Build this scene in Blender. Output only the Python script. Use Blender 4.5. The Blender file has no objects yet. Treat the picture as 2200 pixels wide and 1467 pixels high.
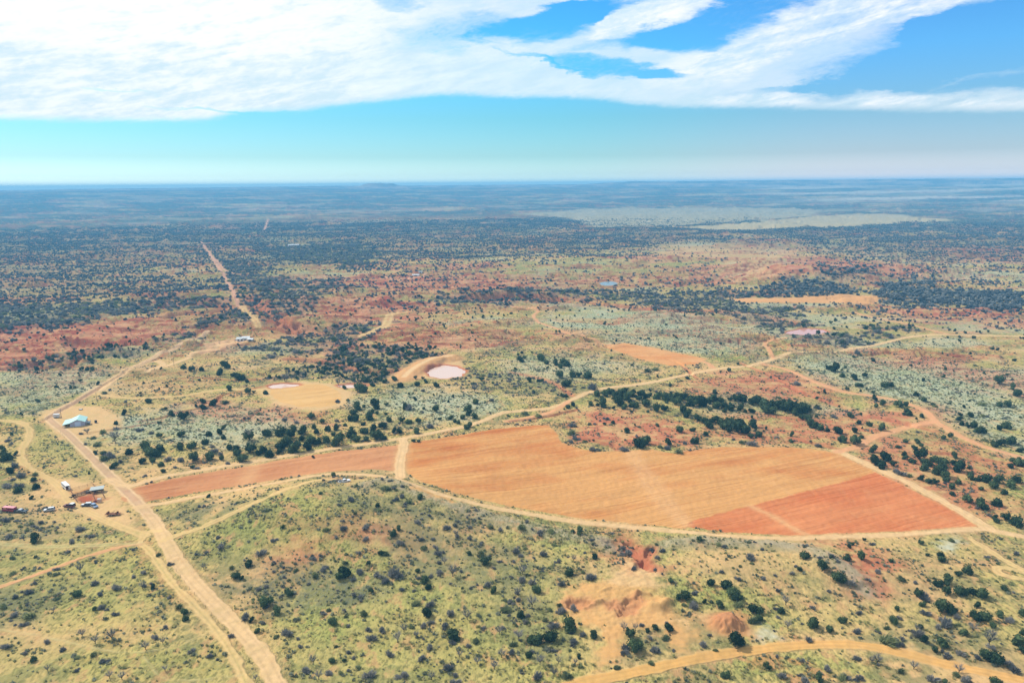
import bpy, bmesh, math, random
import numpy as np
from mathutils import Matrix, Vector
C = bpy.context.scene.collection
random.seed(7)
rng = np.random.default_rng(11)
rad = math.radians

# ------------------------------------------------------------------ camera
F = 1589.0                      # focal length in photo pixels (photo 2200 x 1467)
PITCH = math.atan((733.5 - 398.0) / F)
ROLL = math.atan(0.0077)
CAM_Z = 150.0
fwd = np.array([0, math.cos(PITCH), -math.sin(PITCH)])
up0 = np.array([0, math.sin(PITCH), math.cos(PITCH)])
rt0 = np.array([1.0, 0, 0])
rt = rt0 * math.cos(ROLL) - up0 * math.sin(ROLL)
up = up0 * math.cos(ROLL) + rt0 * math.sin(ROLL)
cd = bpy.data.cameras.new('camera')
cd.sensor_width = 36.0
cd.lens = F / 2200 * 36.0
cd.clip_start = 1.0
cd.clip_end = 200000.0
cam = bpy.data.objects.new('camera', cd)
C.objects.link(cam)
M = Matrix(((rt[0], up[0], -fwd[0], 0), (rt[1], up[1], -fwd[1], 0), (rt[2], up[2], -fwd[2], CAM_Z), (0, 0, 0, 1)))
cam.matrix_world = M
bpy.context.scene.camera = cam

# ------------------------------------------------------------------ node helpers
class Nx:
    """A value in a node tree; arithmetic on it adds Math nodes."""
    def __init__(s, nt, sock): s.nt, s.s = nt, sock
    def _m(s, op, *a, clamp=False):
        n = s.nt.nodes.new('ShaderNodeMath'); n.operation = op; n.use_clamp = clamp
        for i, v in enumerate((s,) + a):
            if isinstance(v, Nx): s.nt.links.new(v.s, n.inputs[i])
            else: n.inputs[i].default_value = float(v)
        return Nx(s.nt, n.outputs[0])
    def __add__(s, o): return s._m('ADD', o)
    __radd__ = __add__
    def __sub__(s, o): return s._m('SUBTRACT', o)
    def __rsub__(s, o): return (s * -1.0) + o
    def __mul__(s, o): return s._m('MULTIPLY', o)
    __rmul__ = __mul__
    def __truediv__(s, o): return s._m('DIVIDE', o)
    def __neg__(s): return s * -1.0
    def clamp(s): return s._m('ADD', 0.0, clamp=True)
    def step(s, a, b):          # smoothstep from a to b
        n = s.nt.nodes.new('ShaderNodeMapRange'); n.interpolation_type = 'SMOOTHSTEP'
        s.nt.links.new(s.s, n.inputs['Value'])
        if a < b: n.inputs['From Min'].default_value = a; n.inputs['From Max'].default_value = b
        else:
            n.inputs['From Min'].default_value = b; n.inputs['From Max'].default_value = a
            n.inputs['To Min'].default_value = 1.0; n.inputs['To Max'].default_value = 0.0
        return Nx(s.nt, n.outputs['Result'])
def N(nt, kind, **kw):
    n = nt.nodes.new(kind)
    for k, v in kw.items():
        if k in ('ins',):
            for i, x in v.items():
                if isinstance(x, Nx): nt.links.new(x.s, n.inputs[i])
                elif hasattr(x, 'is_linked') or hasattr(x, 'links'): nt.links.new(x, n.inputs[i])
                else: n.inputs[i].default_value = x
        else: setattr(n, k, v)
    return n
def noise(nt, vec, scale, detail=4, rough=0.5, dist=0.0, out='Fac'):
    n = N(nt, 'ShaderNodeTexNoise', ins={'Scale': scale, 'Detail': detail, 'Roughness': rough, 'Distortion': dist})
    if vec is not None: nt.links.new(vec, n.inputs['Vector'])
    return Nx(nt, n.outputs['Fac' if out == 'Fac' else 'Color'])
def mixc(nt, fac, a, b, blend='MIX'):
    n = nt.nodes.new('ShaderNodeMix'); n.data_type = 'RGBA'; n.blend_type = blend
    for sock, v in ((n.inputs[0], fac), (n.inputs[6], a), (n.inputs[7], b)):
        if isinstance(v, Nx): nt.links.new(v.s, sock)
        elif isinstance(v, (int, float)): sock.default_value = v
        elif isinstance(v, (tuple, list, np.ndarray)): sock.default_value = (*v[:3], 1.0)
        else: nt.links.new(v, sock)
    return n.outputs[2]
def lin(r, g, b):               # sRGB 0-255 to linear
    return tuple(((c / 255) / 12.92 if c / 255 <= 0.04045 else ((c / 255 + 0.055) / 1.055) ** 2.4) for c in (r, g, b))

# ------------------------------------------------------------------ sun, sky, clouds, exposure
SUN_EL = rad(44)
SUN_AZ = math.atan2(-0.86, 0.50)        # azimuth of the sun measured from +Y towards +X
SKY_STRENGTH = 0.10
HAZE = 1.75e-4
sd = Vector((math.sin(SUN_AZ) * math.cos(SUN_EL), math.cos(SUN_AZ) * math.cos(SUN_EL), math.sin(SUN_EL)))
sl = bpy.data.lights.new('sun', 'SUN'); sl.energy = 4.2; sl.angle = rad(0.6); sl.color = (1.0, 0.955, 0.88)
sun = bpy.data.objects.new('sun', sl); C.objects.link(sun)
sun.rotation_euler = sd.to_track_quat('Z', 'Y').to_euler()
sun.location = (0, 0, 500)
vs = bpy.context.scene.view_settings
vs.view_transform = 'Standard'; vs.look = 'None'; vs.exposure = 0.42; vs.gamma = 1.0; vs.use_curve_mapping = False

world = bpy.data.worlds.new('World'); bpy.context.scene.world = world; world.use_nodes = True
nt = world.node_tree; nt.nodes.clear()
sky = N(nt, 'ShaderNodeTexSky', sky_type='NISHITA', sun_disc=False, sun_elevation=SUN_EL, sun_rotation=SUN_AZ, air_density=1.0, dust_density=0.3, ozone_density=2.5)
tc = N(nt, 'ShaderNodeTexCoord')
sep = N(nt, 'ShaderNodeSeparateXYZ', ins={0: tc.outputs['Generated']})
X, Y, Z = (Nx(nt, sep.outputs[i]) for i in range(3))
az = X._m('ARCTAN2', Y) * (180 / math.pi)         # degrees, right positive
el = Z._m('ARCSINE') * (180 / math.pi)
def dirdeg(px, py):
    d = F * fwd + (px - 1100) * rt - (py - 733.5) * up
    d = d / np.linalg.norm(d)
    return math.degrees(math.atan2(d[0], d[1])), math.degrees(math.asin(d[2]))
w_n = N(nt, 'ShaderNodeTexNoise', ins={'Scale': 0.9, 'Detail': 6, 'Roughness': 0.62, 'Vector': N(nt, 'ShaderNodeCombineXYZ', ins={0: az * 0.22, 1: el * 0.7, 2: 1.0}).outputs[0]})
w_s = N(nt, 'ShaderNodeSeparateColor', ins={0: w_n.outputs['Color']})
azw = az + (Nx(nt, w_s.outputs[0]) - 0.5) * 9.0
elw = el + (Nx(nt, w_s.outputs[1]) - 0.5) * 2.4
def blob(px, py, rx, ry, ang=0):
    """Soft ellipse round a sky direction; radii in degrees, 1 at its centre."""
    a0, e0 = dirdeg(px, py)
    dx, dy = azw - a0, elw - e0
    c, s = math.cos(rad(ang)), math.sin(rad(ang))
    u = (dx * c + dy * s) / (rx * 0.86)
    v = (dy * c - dx * s) / (ry * 0.86)
    q = u * u + v * v
    return q.step(3.4, 0.0)
cmb = N(nt, 'ShaderNodeCombineXYZ', ins={0: az * 0.055, 1: el * 0.26, 2: 0.0}).outputs[0]
cmb2 = N(nt, 'ShaderNodeCombineXYZ', ins={0: az * 0.9 + el * -0.55, 1: el * 2.0 + az * -0.25, 2: 3.0}).outputs[0]
cmb3 = N(nt, 'ShaderNodeCombineXYZ', ins={0: az * 0.12 + el * 0.1, 1: el * 1.1 - az * 0.22, 2: 7.0}).outputs[0]
n_big = noise(nt, cmb, 2.2, 6, 0.55, 0.4) - 0.5
n_mid = noise(nt, cmb2, 0.55, 6, 0.62, 0.3) - 0.5
n_str = noise(nt, cmb3, 1.3, 7, 0.6, 0.5) - 0.5
# lower edge of the cloud deck
fc = N(nt, 'ShaderNodeFloatCurve')
edge_px = [(-900, 262), (0, 262), (230, 264), (430, 262), (520, 246), (640, 242), (700, 234), (830, 220), (990, 208), (1060, 213), (1250, 215), (1400, 232), (1600, 235), (1900, 240), (2200, 242), (3000, 240)]
pts = []
for p in edge_px:
    a_, e_ = dirdeg(*p); pts.append(((a_ + 70) / 140, e_ / 10))
cv = fc.mapping.curves[0]
cv.points[0].location = (0, pts[0][1]); cv.points[1].location = (1, pts[-1][1])
for a_, e_ in pts[1:-1]: cv.points.new(a_, e_)
fc.mapping.update()
fcin = (az + 70) / 140
nt.links.new(fcin.s, fc.inputs['Value'])
edge = Nx(nt, fc.outputs[0]) * 10
cover = (el - edge + n_str * 0.35).step(-0.10, 0.28) * 0.96
holes = [(985, 70, 3.6, 0.9, 8, .55), (860, 2, 1.6, .5, 0, .6), (1170, 50, 4.2, .8, 8, 1.2), (1270, 22, 3.6, .6, 4, 1.1), (1450, 88, 4.0, .7, -5, 1.0), (1560, 28, 5.0, 1.3, 10, 1.15),
         (1340, 148, 4.6, .42, -9, 1.15), (1430, 160, 2.2, .3, -4, .9), (2080, 90, 7.5, 1.8, 14, 1.25), (1960, 110, 5, 1.0, 28, .9), (2190, 190, 5.0, .55, 0, .9), (1900, 172, 5.5, .45, 3, .75), (1780, 185, 5, .25, 2, .5),
         (490, 240, 3.4, .12, -3, .8), (260, 199, 2.0, .08, -4, .5), (1180, 132, 3, .18, -14, .7), (2250, 60, 6, 2.5, 10, 1.0), (1280, 100, 2.2, .3, 5, .4)]
adds = [(1410, 38, 3.6, .65, 12, 1.5), (1340, 45, 2.2, .5, 25, .7), (1680, 75, 5.5, 1.0, 24, .7), (1850, 30, 4.0, .6, 22, .8), (2050, 5, 5.5, .5, 5, .9), (1490, 150, 3.0, .8, 10, .4), (1980, 172, 3.0, .2, -3, .55), (1800, 216, 8.0, .55, 0, .6), (2150, 216, 9.0, .60, 0, .9)]
for px, py, rx, ry, ang, k in holes: cover = cover - blob(px, py, rx, ry, ang) * k
for px, py, rx, ry, ang, k in adds: cover = cover + blob(px, py, rx, ry, ang) * k
rightness = az.step(2, 26)
cover = cover + (n_big * 0.25 + n_mid * 0.9) * (0.75 - rightness * 0.2) + n_str * (0.4 + rightness * 1.1)
n_fin = noise(nt, cmb2, 2.4, 6, 0.65) - 0.5
cover = cover + n_fin * 0.85 + n_str * 0.35 + n_mid * 0.3
leftness = az.step(4, -22)
cover = cover + leftness * 0.45
alpha = cover.step(-0.30, 1.50) * (el - edge + n_str * 0.35 + n_fin * 0.5).step(-0.22, 0.55)
alpha = alpha * (0.985 - rightness * (n_str * 1.2 + n_fin * 0.6 + 0.26).clamp())
shade = (n_mid * 1.5 + n_str * 1.2 + n_fin * 0.6 + n_big * 0.6 + 0.42 - blob(260, 15, 16, 2.2) * 0.35).step(0.0, 0.75) * (0.9 - rightness * 0.3)
tint = N(nt, 'ShaderNodeValToRGB')
er = tint.color_ramp
er.elements[0].position = 0.0; er.elements[0].color = (*[1.0] * 3, 1)
er.elements[1].position = 1.0; er.elements[1].color = (0.30, 0.66, 0.95, 1)
SKYRAMP = [(0.0, (1.5, 1.8, 2.0)), (0.05, (0.86, 1.16, 1.40)), (0.13, (0.54, 0.85, 1.02)), (0.30, (0.40, 0.84, 0.97)), (0.55, (0.30, 0.98, 1.28)), (1.0, (0.20, 0.85, 1.30))]
er.elements[0].color = (*SKYRAMP[0][1], 1); er.elements[1].color = (*SKYRAMP[-1][1], 1)
for p, c in SKYRAMP[1:-1]:
    e = er.elements.new(p); e.color = (*c, 1)
nt.links.new((el / 16).clamp().s, tint.inputs[0])
skyc = mixc(nt, 1.0, sky.outputs[0], tint.outputs[0], 'MULTIPLY')
skyc = mixc(nt, rightness * 0.75, skyc, mixc(nt, 1.0, skyc, (1.45, 0.93, 1.02), 'MULTIPLY'))
CLOUDV = 8.2
cloudc = mixc(nt, shade, (CLOUDV * 1.0, CLOUDV * 1.0, CLOUDV * 1.0), (CLOUDV * 0.60, CLOUDV * 0.79, CLOUDV * 0.89))
final = mixc(nt, alpha, skyc, cloudc)
bg = N(nt, 'ShaderNodeBackground', ins={'Color': final, 'Strength': SKY_STRENGTH})
wo = N(nt, 'ShaderNodeOutputWorld', ins={0: bg.outputs[0]})

world.cycles.sampling_method = 'MANUAL'; world.cycles.sample_map_resolution = 256

# ------------------------------------------------------------------ noise and projection in numpy
_pr = np.random.default_rng(5)
_PERM = _pr.integers(0, 4096, 4096).astype(np.int32)
_ga = _pr.random(4096) * 2 * math.pi
_GCX, _GCY = (np.cos(_ga) * 1.5).astype(np.float32), (np.sin(_ga) * 1.5).astype(np.float32)
def perlin(x, y, seed=0):
    x = np.asarray(x, np.float64) + seed * 37.31; y = np.asarray(y, np.float64) - seed * 11.77
    xf, yf = np.floor(x), np.floor(y); fx, fy = (x - xf).astype(np.float32), (y - yf).astype(np.float32)
    xi, yi = xf.astype(np.int32), yf.astype(np.int32)
    u, v = fx * fx * fx * (fx * (fx * 6 - 15) + 10), fy * fy * fy * (fy * (fy * 6 - 15) + 10)
    p0, p1 = _PERM[(yi + seed) & 4095], _PERM[(yi + 1 + seed) & 4095]
    def g(p, a, b):
        t = _PERM[(xi + a + p) & 4095]
        return _GCX[t] * (fx - a) + _GCY[t] * (fy - b)
    a, b, c, d = g(p0, 0, 0), g(p0, 1, 0), g(p1, 0, 1), g(p1, 1, 1)
    return a + (b - a) * u + (c - a) * v + (a - b - c + d) * u * v
def fbm(x, y, seed=0, octs=4, rough=0.5):
    t = 0; a = 1.0; s = 0
    for i in range(octs):
        t = t + a * perlin(x * 2 ** i + 17.3 * i, y * 2 ** i - 9.1 * i, seed + i); s += a; a *= rough
    return t / s
def sst(a, b, x):
    t = np.clip((x - a) / (b - a), 0, 1); return t * t * (3 - 2 * t)
def rays(px, py):
    px = np.asarray(px, float)[..., None]; py = np.asarray(py, float)[..., None]
    return F * fwd + (px - 1100) * rt - (py - 733.5) * up
def flat(px, py, z=0.0):
    d = rays(px, py); t = (CAM_Z - z) / np.maximum(-d[..., 2], 1e-3)
    return d[..., 0] * t, d[..., 1] * t
def at0(px, py, hf):
    d = rays(px, py); z = np.zeros(d.shape[:-1])
    for i in range(24):
        t = (CAM_Z - z) / np.maximum(-d[..., 2], 1e-3)
        z = 0.5 * z + 0.5 * hf(d[..., 0] * t, d[..., 1] * t)
    t = (CAM_Z - z) / np.maximum(-d[..., 2], 1e-3)
    return d[..., 0] * t, d[..., 1] * t
def topx(x, y, z):
    dx, dy, dz = x, y, z - CAM_Z
    f = dx * fwd[0] + dy * fwd[1] + dz * fwd[2]
    return 1100 + F * (dx * rt[0] + dy * rt[1] + dz * rt[2]) / f, 733.5 - F * (dx * up[0] + dy * up[1] + dz * up[2]) / f
def P(s): return np.array([[float(v) for v in q.split(',')] for q in s.split()])
def seg_dist(x, y, pts):
    """distance to a polyline and position along it (0..n-1)"""
    best = np.full(np.shape(x), 1e9); par = np.zeros(np.shape(x))
    for i in range(len(pts) - 1):
        ax, ay = pts[i]; bx, by = pts[i + 1]
        vx, vy = bx - ax, by - ay; L = vx * vx + vy * vy + 1e-9
        t = np.clip(((x - ax) * vx + (y - ay) * vy) / L, 0, 1)
        d = np.hypot(x - ax - t * vx, y - ay - t * vy)
        m = d < best; best = np.where(m, d, best); par = np.where(m, i + t, par)
    return best, par
def poly_sd(x, y, pts):
    """signed distance to a closed polygon, positive inside"""
    d, _ = seg_dist(x, y, np.vstack([pts, pts[:1]]))
    ins = np.zeros(np.shape(x), bool); n = len(pts)
    for i in range(n):
        x0, y0 = pts[i]; x1, y1 = pts[(i + 1) % n]
        if y0 == y1: continue
        c = ((y0 > y) != (y1 > y)) & (x < (x1 - x0) * (y - y0) / (y1 - y0) + x0)
        ins ^= c
    return np.where(ins, d, -d)
def bboxed(fn, x, y, pts, margin, fill):
    """evaluate fn(x, y) only near the points"""
    out = np.full(np.shape(x), float(fill))
    m = (x > pts[:, 0].min() - margin) & (x < pts[:, 0].max() + margin) & (y > pts[:, 1].min() - margin) & (y < pts[:, 1].max() + margin)
    if m.any(): out[m] = fn(x[m], y[m])
    return out
def smooth_line(p, k=2):
    for _ in range(k):
        q = [p[0]]
        for a, b in zip(p[:-1], p[1:]): q += [a * .75 + b * .25, a * .25 + b * .75]
        q.append(p[-1]); p = np.array(q)
    return p

# ------------------------------------------------------------------ relief
def gauss(x, y, px, py, rx, ry, h, ang=0.0):
    cx, cy = flat(px, py); c, s = math.cos(rad(ang)), math.sin(rad(ang))
    u = ((x - cx) * c + (y - cy) * s) / rx; v = ((y - cy) * c - (x - cx) * s) / ry
    return h * np.exp(-(u * u + v * v))
RIM = smooth_line(np.stack(flat(*P('780,1075 830,1045 880,1075 930,1098 1010,1112 1090,1130 1180,1150 1260,1158 1310,1172').T), 1))
RIM2 = smooth_line(np.stack(flat(*P('1430,1172 1500,1165 1600,1172 1700,1182 1760,1200 1800,1235 1850,1275').T), 1))
def mound(x, y):
    cx, cy = flat(1562, 1342); dx, dy = x - cx, y - cy; d = np.hypot(dx, dy * 1.15); a = np.arctan2(dy, dx)
    core = 3.9 * (1 - sst(1.0, 7.5, d + 0.9 * fbm(x / 2.0, y / 2.0, 21, 3)))
    return core + 0.22 * np.cos(a * 9 + 6 * perlin(x / 2.2, y / 2.2, 23)) * np.exp(-((d - 4.2) / 2.2) ** 2) + 0.35 * fbm(x / 1.5, y / 1.5, 25, 3) * np.exp(-(d / 8) ** 4)
def H0(x, y):
    r = np.hypot(x, y)
    far = sst(700, 2600, r); vfar = sst(3000, 9000, r)
    h = 1.6 * fbm(x / 95, y / 95, 3, 3) * (1 + far) + 0.35 * fbm(x / 14, y / 14, 5, 3) * (1 - 0.6 * far)
    h = h + 0.16 * perlin(x / 2.6, y / 2.6, 9) * (1 - sst(420, 620, r)) + far * (15 * fbm(x / 420, y / 300, 8, 5, 0.55)) + vfar * 10 * fbm(x / 1600, y / 700, 12, 4) + 122 * sst(4300, 9000, r)
    h = h + gauss(x, y, 690, 1095, 58, 34, 8.0, 10) + gauss(x, y, 840, 1130, 50, 30, 3.0)
    h = h + gauss(x, y, 1735, 600, 75, 60, 20) + gauss(x, y, 1690, 607, 110, 60, 6)
    h = h + mound(x, y)
    h = h + gauss(x, y, 1700, 1230, 60, 22, 4.0) + gauss(x, y, 480, 700, 110, 40, 7) + gauss(x, y, 420, 640, 160, 50, 9)
    h = h + gauss(x, y, 860, 640, 160, 60, 10) + gauss(x, y, 1240, 560, 300, 90, 8) + gauss(x, y, 960, 730, 110, 45, 4)
    # low rock rims below the big field
    for L, hh in ((RIM, 1.6), (RIM2, 1.5)):
        def f(xx, yy):
            d, t = seg_dist(xx, yy, L); w = fbm(xx / 9, yy / 9, 31, 3) * 4
            below = np.minimum(1, t * 0.5 + 0.2) * np.minimum(1, (len(L) - 1 - t) * 0.5 + 0.2)
            return hh * np.exp(-((d + w) / 5.5) ** 2) * below
        h = h + bboxed(f, x, y, L, 30, 0)
    return h
def A(s, hf=H0): p = P(s); return np.stack(at0(p[:, 0], p[:, 1], hf), 1)

# incised gullies: polyline, width (m), depth (m)
GULLIES = [(smooth_line(A(s), 2), w, d) for s, w, d in (
    ('300,905 350,898 380,885 425,878 455,872 468,862 470,850 500,843 560,832', 2.0, 1.8),
    ('520,905 545,890 560,880', 1.5, 1.2), ('170,933 230,925 290,915 345,905', 1.8, 1.4),
    ('1345,1162 1365,1185 1378,1205 1385,1212', 4.0, 1.7), ('1378,1205 1395,1215 1405,1225', 2.5, 1.1),
    ('1400,1175 1390,1195 1380,1205', 2.5, 1.6), ('1300,1160 1340,1175 1362,1190', 3.0, 1.3),
    ('70,790 90,800 150,785 200,760 330,720 400,718', 4.0, 2.6), ('380,815 440,812 500,817 560,815', 2.5, 1.4),
    ('300,740 240,752 120,770 20,785', 5.0, 3.0), ('620,770 700,775 760,795 830,800 850,795', 7.0, 3.2),
    ('1690,830 1730,845 1800,870 1850,890 1930,905 2000,925', 3.0, 1.8), ('2200,1000 2130,990 2060,975 2000,972', 3.0, 2.0),
    ('1230,940 1300,950 1330,965', 3.0, 1.5), ('1700,940 1760,955 1810,965', 2.5, 1.4), ('1600,880 1700,900 1780,905', 2.5, 1.5),
    ('1095,905 1140,900 1185,893 1240,880', 2.0, 1.6), ('1350,760 1450,770 1500,815', 2.0, 1.2),
    ('1590,780 1640,800 1720,840', 2.0, 1.0), ('1100,800 1180,815 1230,850', 3.0, 1.2),
    ('0,706 120,700 300,690 420,672 500,660', 12, 5), ('540,640 600,690 660,720 760,715', 12, 4.5), ('1000,640 1150,640 1300,652 1420,668 1560,668 1700,690', 12, 4.5))]
# ponds: outline in the photo
PONDS = {}
for k, s in (('pink_a', '918,800 920,794 932,789 952,785 975,785 992,790 999,797 994,804 975,810 952,812 930,808'),
             ('pink_b', '576,829 590,825 612,824 632,824 648,825 636,828 618,831 596,833 582,833'),
             ('pink_c', '727,828 745,825 770,825 792,827 786,830 760,832 736,832'),
             ('pink_d', '1688,715 1702,709 1725,706 1752,706 1772,709 1780,713 1766,716 1740,718 1705,718'),
             ('grey_e', '1287,608 1297,605 1312,604 1327,607 1324,611 1310,613 1295,612')):
    p = A(s); c = p.mean(0)
    p = smooth_line(np.vstack([p, p[:1]]), 2)[:-1]; d_ = p - c; R_ = np.hypot(*d_.T).mean(); p = c + d_ * (1 + 0.16 * perlin(p[:, 0] / (R_ * 0.45), p[:, 1] / (R_ * 0.3), 77))[:, None]
    PONDS[k] = (p, float(H0(c[:1], c[1:2])[0]) - 0.5)
DAM = smooth_line(A('868,812 890,797 915,785 940,776 968,771'), 2)
PITS = [(A('1215,1285 1262,1283 1280,1298 1250,1308 1215,1305'), 1.6), (A('1345,1285 1372,1280 1378,1300 1362,1318 1330,1322 1325,1305'), 1.7), (A('1300,1295 1322,1290 1330,1300 1310,1308'), 0.9)]
PIT_RIDGES = [(A('1255,1303 1272,1297 1290,1291'), 1.3, 1.3), (A('1368,1278 1366,1290'), 1.6, 1.3), (A('1400,1303 1418,1308 1432,1296'), 2.2, 2.6), (A('1368,1274 1395,1276'), 0.9, 1.0), (A('1290,1270 1310,1262'), .8, .8)]
BARN_C = A('175,910')[0]
BARN_Z = float(H0(BARN_C[:1], BARN_C[1:])[0])
BADS = [(flat(px, py), R_) for px, py, R_ in ((120, 742, 150), (260, 725, 110), (1740, 585, 220), (980, 735, 110), (680, 665, 160), (900, 610, 250), (2100, 545, 330), (1100, 600, 200), (1450, 600, 160), (80, 560, 300))]
def badland(x, y):
    """0..1 where the ground is cut into little red bluffs"""
    r = np.hypot(x, y)
    n = fbm(x / 210, y / 90, 40, 4, 0.55) + 0.25 * fbm(x / 60, y / 30, 44, 3)
    for (cx, cy), R_ in BADS: n = n + 0.45 * np.exp(-(((x - cx) ** 2 + (1.6 * (y - cy)) ** 2) / R_ ** 2))
    return sst(0.02, 0.22, n) * sst(560, 760, r)
def terrace(x, y):
    t = fbm(x / 85 + 0.2 * perlin(x / 30, y / 30, 61), y / 42, 60, 4, 0.55) * 5.5
    f = t - np.floor(t)
    return (np.floor(t) + sst(0.40, 0.60, f)), np.exp(-((f - 0.5) / 0.16) ** 2)
def H(x, y):
    x = np.asarray(x, float); y = np.asarray(y, float)
    h = H0(x, y)
    r = np.hypot(x, y)
    b = badland(x, y) * (1 - sst(5000, 9000, r)); tr, _ = terrace(x, y)
    h = h + b * tr * 2.2 * (1 + 0.8 * sst(1200, 3000, r))
    for L, w, d in GULLIES:
        def f(xx, yy):
            wob = fbm(xx / 11, yy / 11, 70, 3) * w * 0.9
            q, t = seg_dist(xx + wob, yy + wob, L)
            return -d * (1 - sst(w * 0.35, w * 0.85, q)) * np.minimum(1, 0.3 + 0.7 * np.minimum(t, len(L) - 1 - t))
        h = h + bboxed(f, x, y, L, w * 3 + 5, 0)
    for p, z in PONDS.values():
        def f(xx, yy):
            return poly_sd(xx, yy, p)
        sdv = bboxed(f, x, y, p, 60, -60)
        base = z + 0.5 + np.clip(-sdv / 18, 0, 1) * 0.5 - np.clip(sdv / 3 + 0.45, 0, 1) * 1.6
        k = sst(-16, -3, sdv)
        h = h * (1 - k) + base * k
    def f(xx, yy):
        q, t = seg_dist(xx, yy, DAM); n = len(DAM) - 1
        return 3.2 * (1 - sst(3.0, 13.0, q + 3.0 * fbm(xx / 6, yy / 6, 33, 2))) * (0.35 + 0.65 * sst(0, n * 0.35, t))
    h = h + bboxed(f, x, y, DAM, 30, 0)
    for p, d in PITS:
        h = h - bboxed(lambda xx, yy: d * sst(-0.8, 1.8, poly_sd(xx, yy, p) + fbm(xx / 2.5, yy / 2.5, 80, 3) * 1.6), x, y, p, 8, 0)
    for L, w, d in PIT_RIDGES:
        h = h + bboxed(lambda xx, yy: d * np.exp(-(seg_dist(xx, yy, L)[0] / w) ** 2), x, y, L, 12, 0)
    for cpx, cpy, rad_, am in ((1330, 1292, 26, .55), (1375, 1190, 20, .6), (1850, 1215, 24, .4)):
        c_ = flat(cpx, cpy); w_ = np.exp(-(np.hypot(x - c_[0], y - c_[1]) / rad_) ** 4)
        h = h + bboxed(lambda xx, yy: am * (fbm(xx / 3.5, yy / 3.0, 27, 4, 0.6) - 0.5 * np.abs(perlin(xx / 5, yy / 4, 29))), x, y, np.array([c_]), rad_ * 1.5, 0) * w_
    kb = np.exp(-(np.hypot(x - BARN_C[0], y - BARN_C[1]) / 24) ** 4)
    return h * (1 - kb) + BARN_Z * kb
def at(px, py):
    """world x, y, z of the ground seen at a photo pixel"""
    x, y = at0(np.atleast_1d(px), np.atleast_1d(py), H)
    return x, y, H(x, y)
def AT(s): p = P(s); x, y, z = at(p[:, 0], p[:, 1]); return np.stack([x, y], 1)

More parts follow.
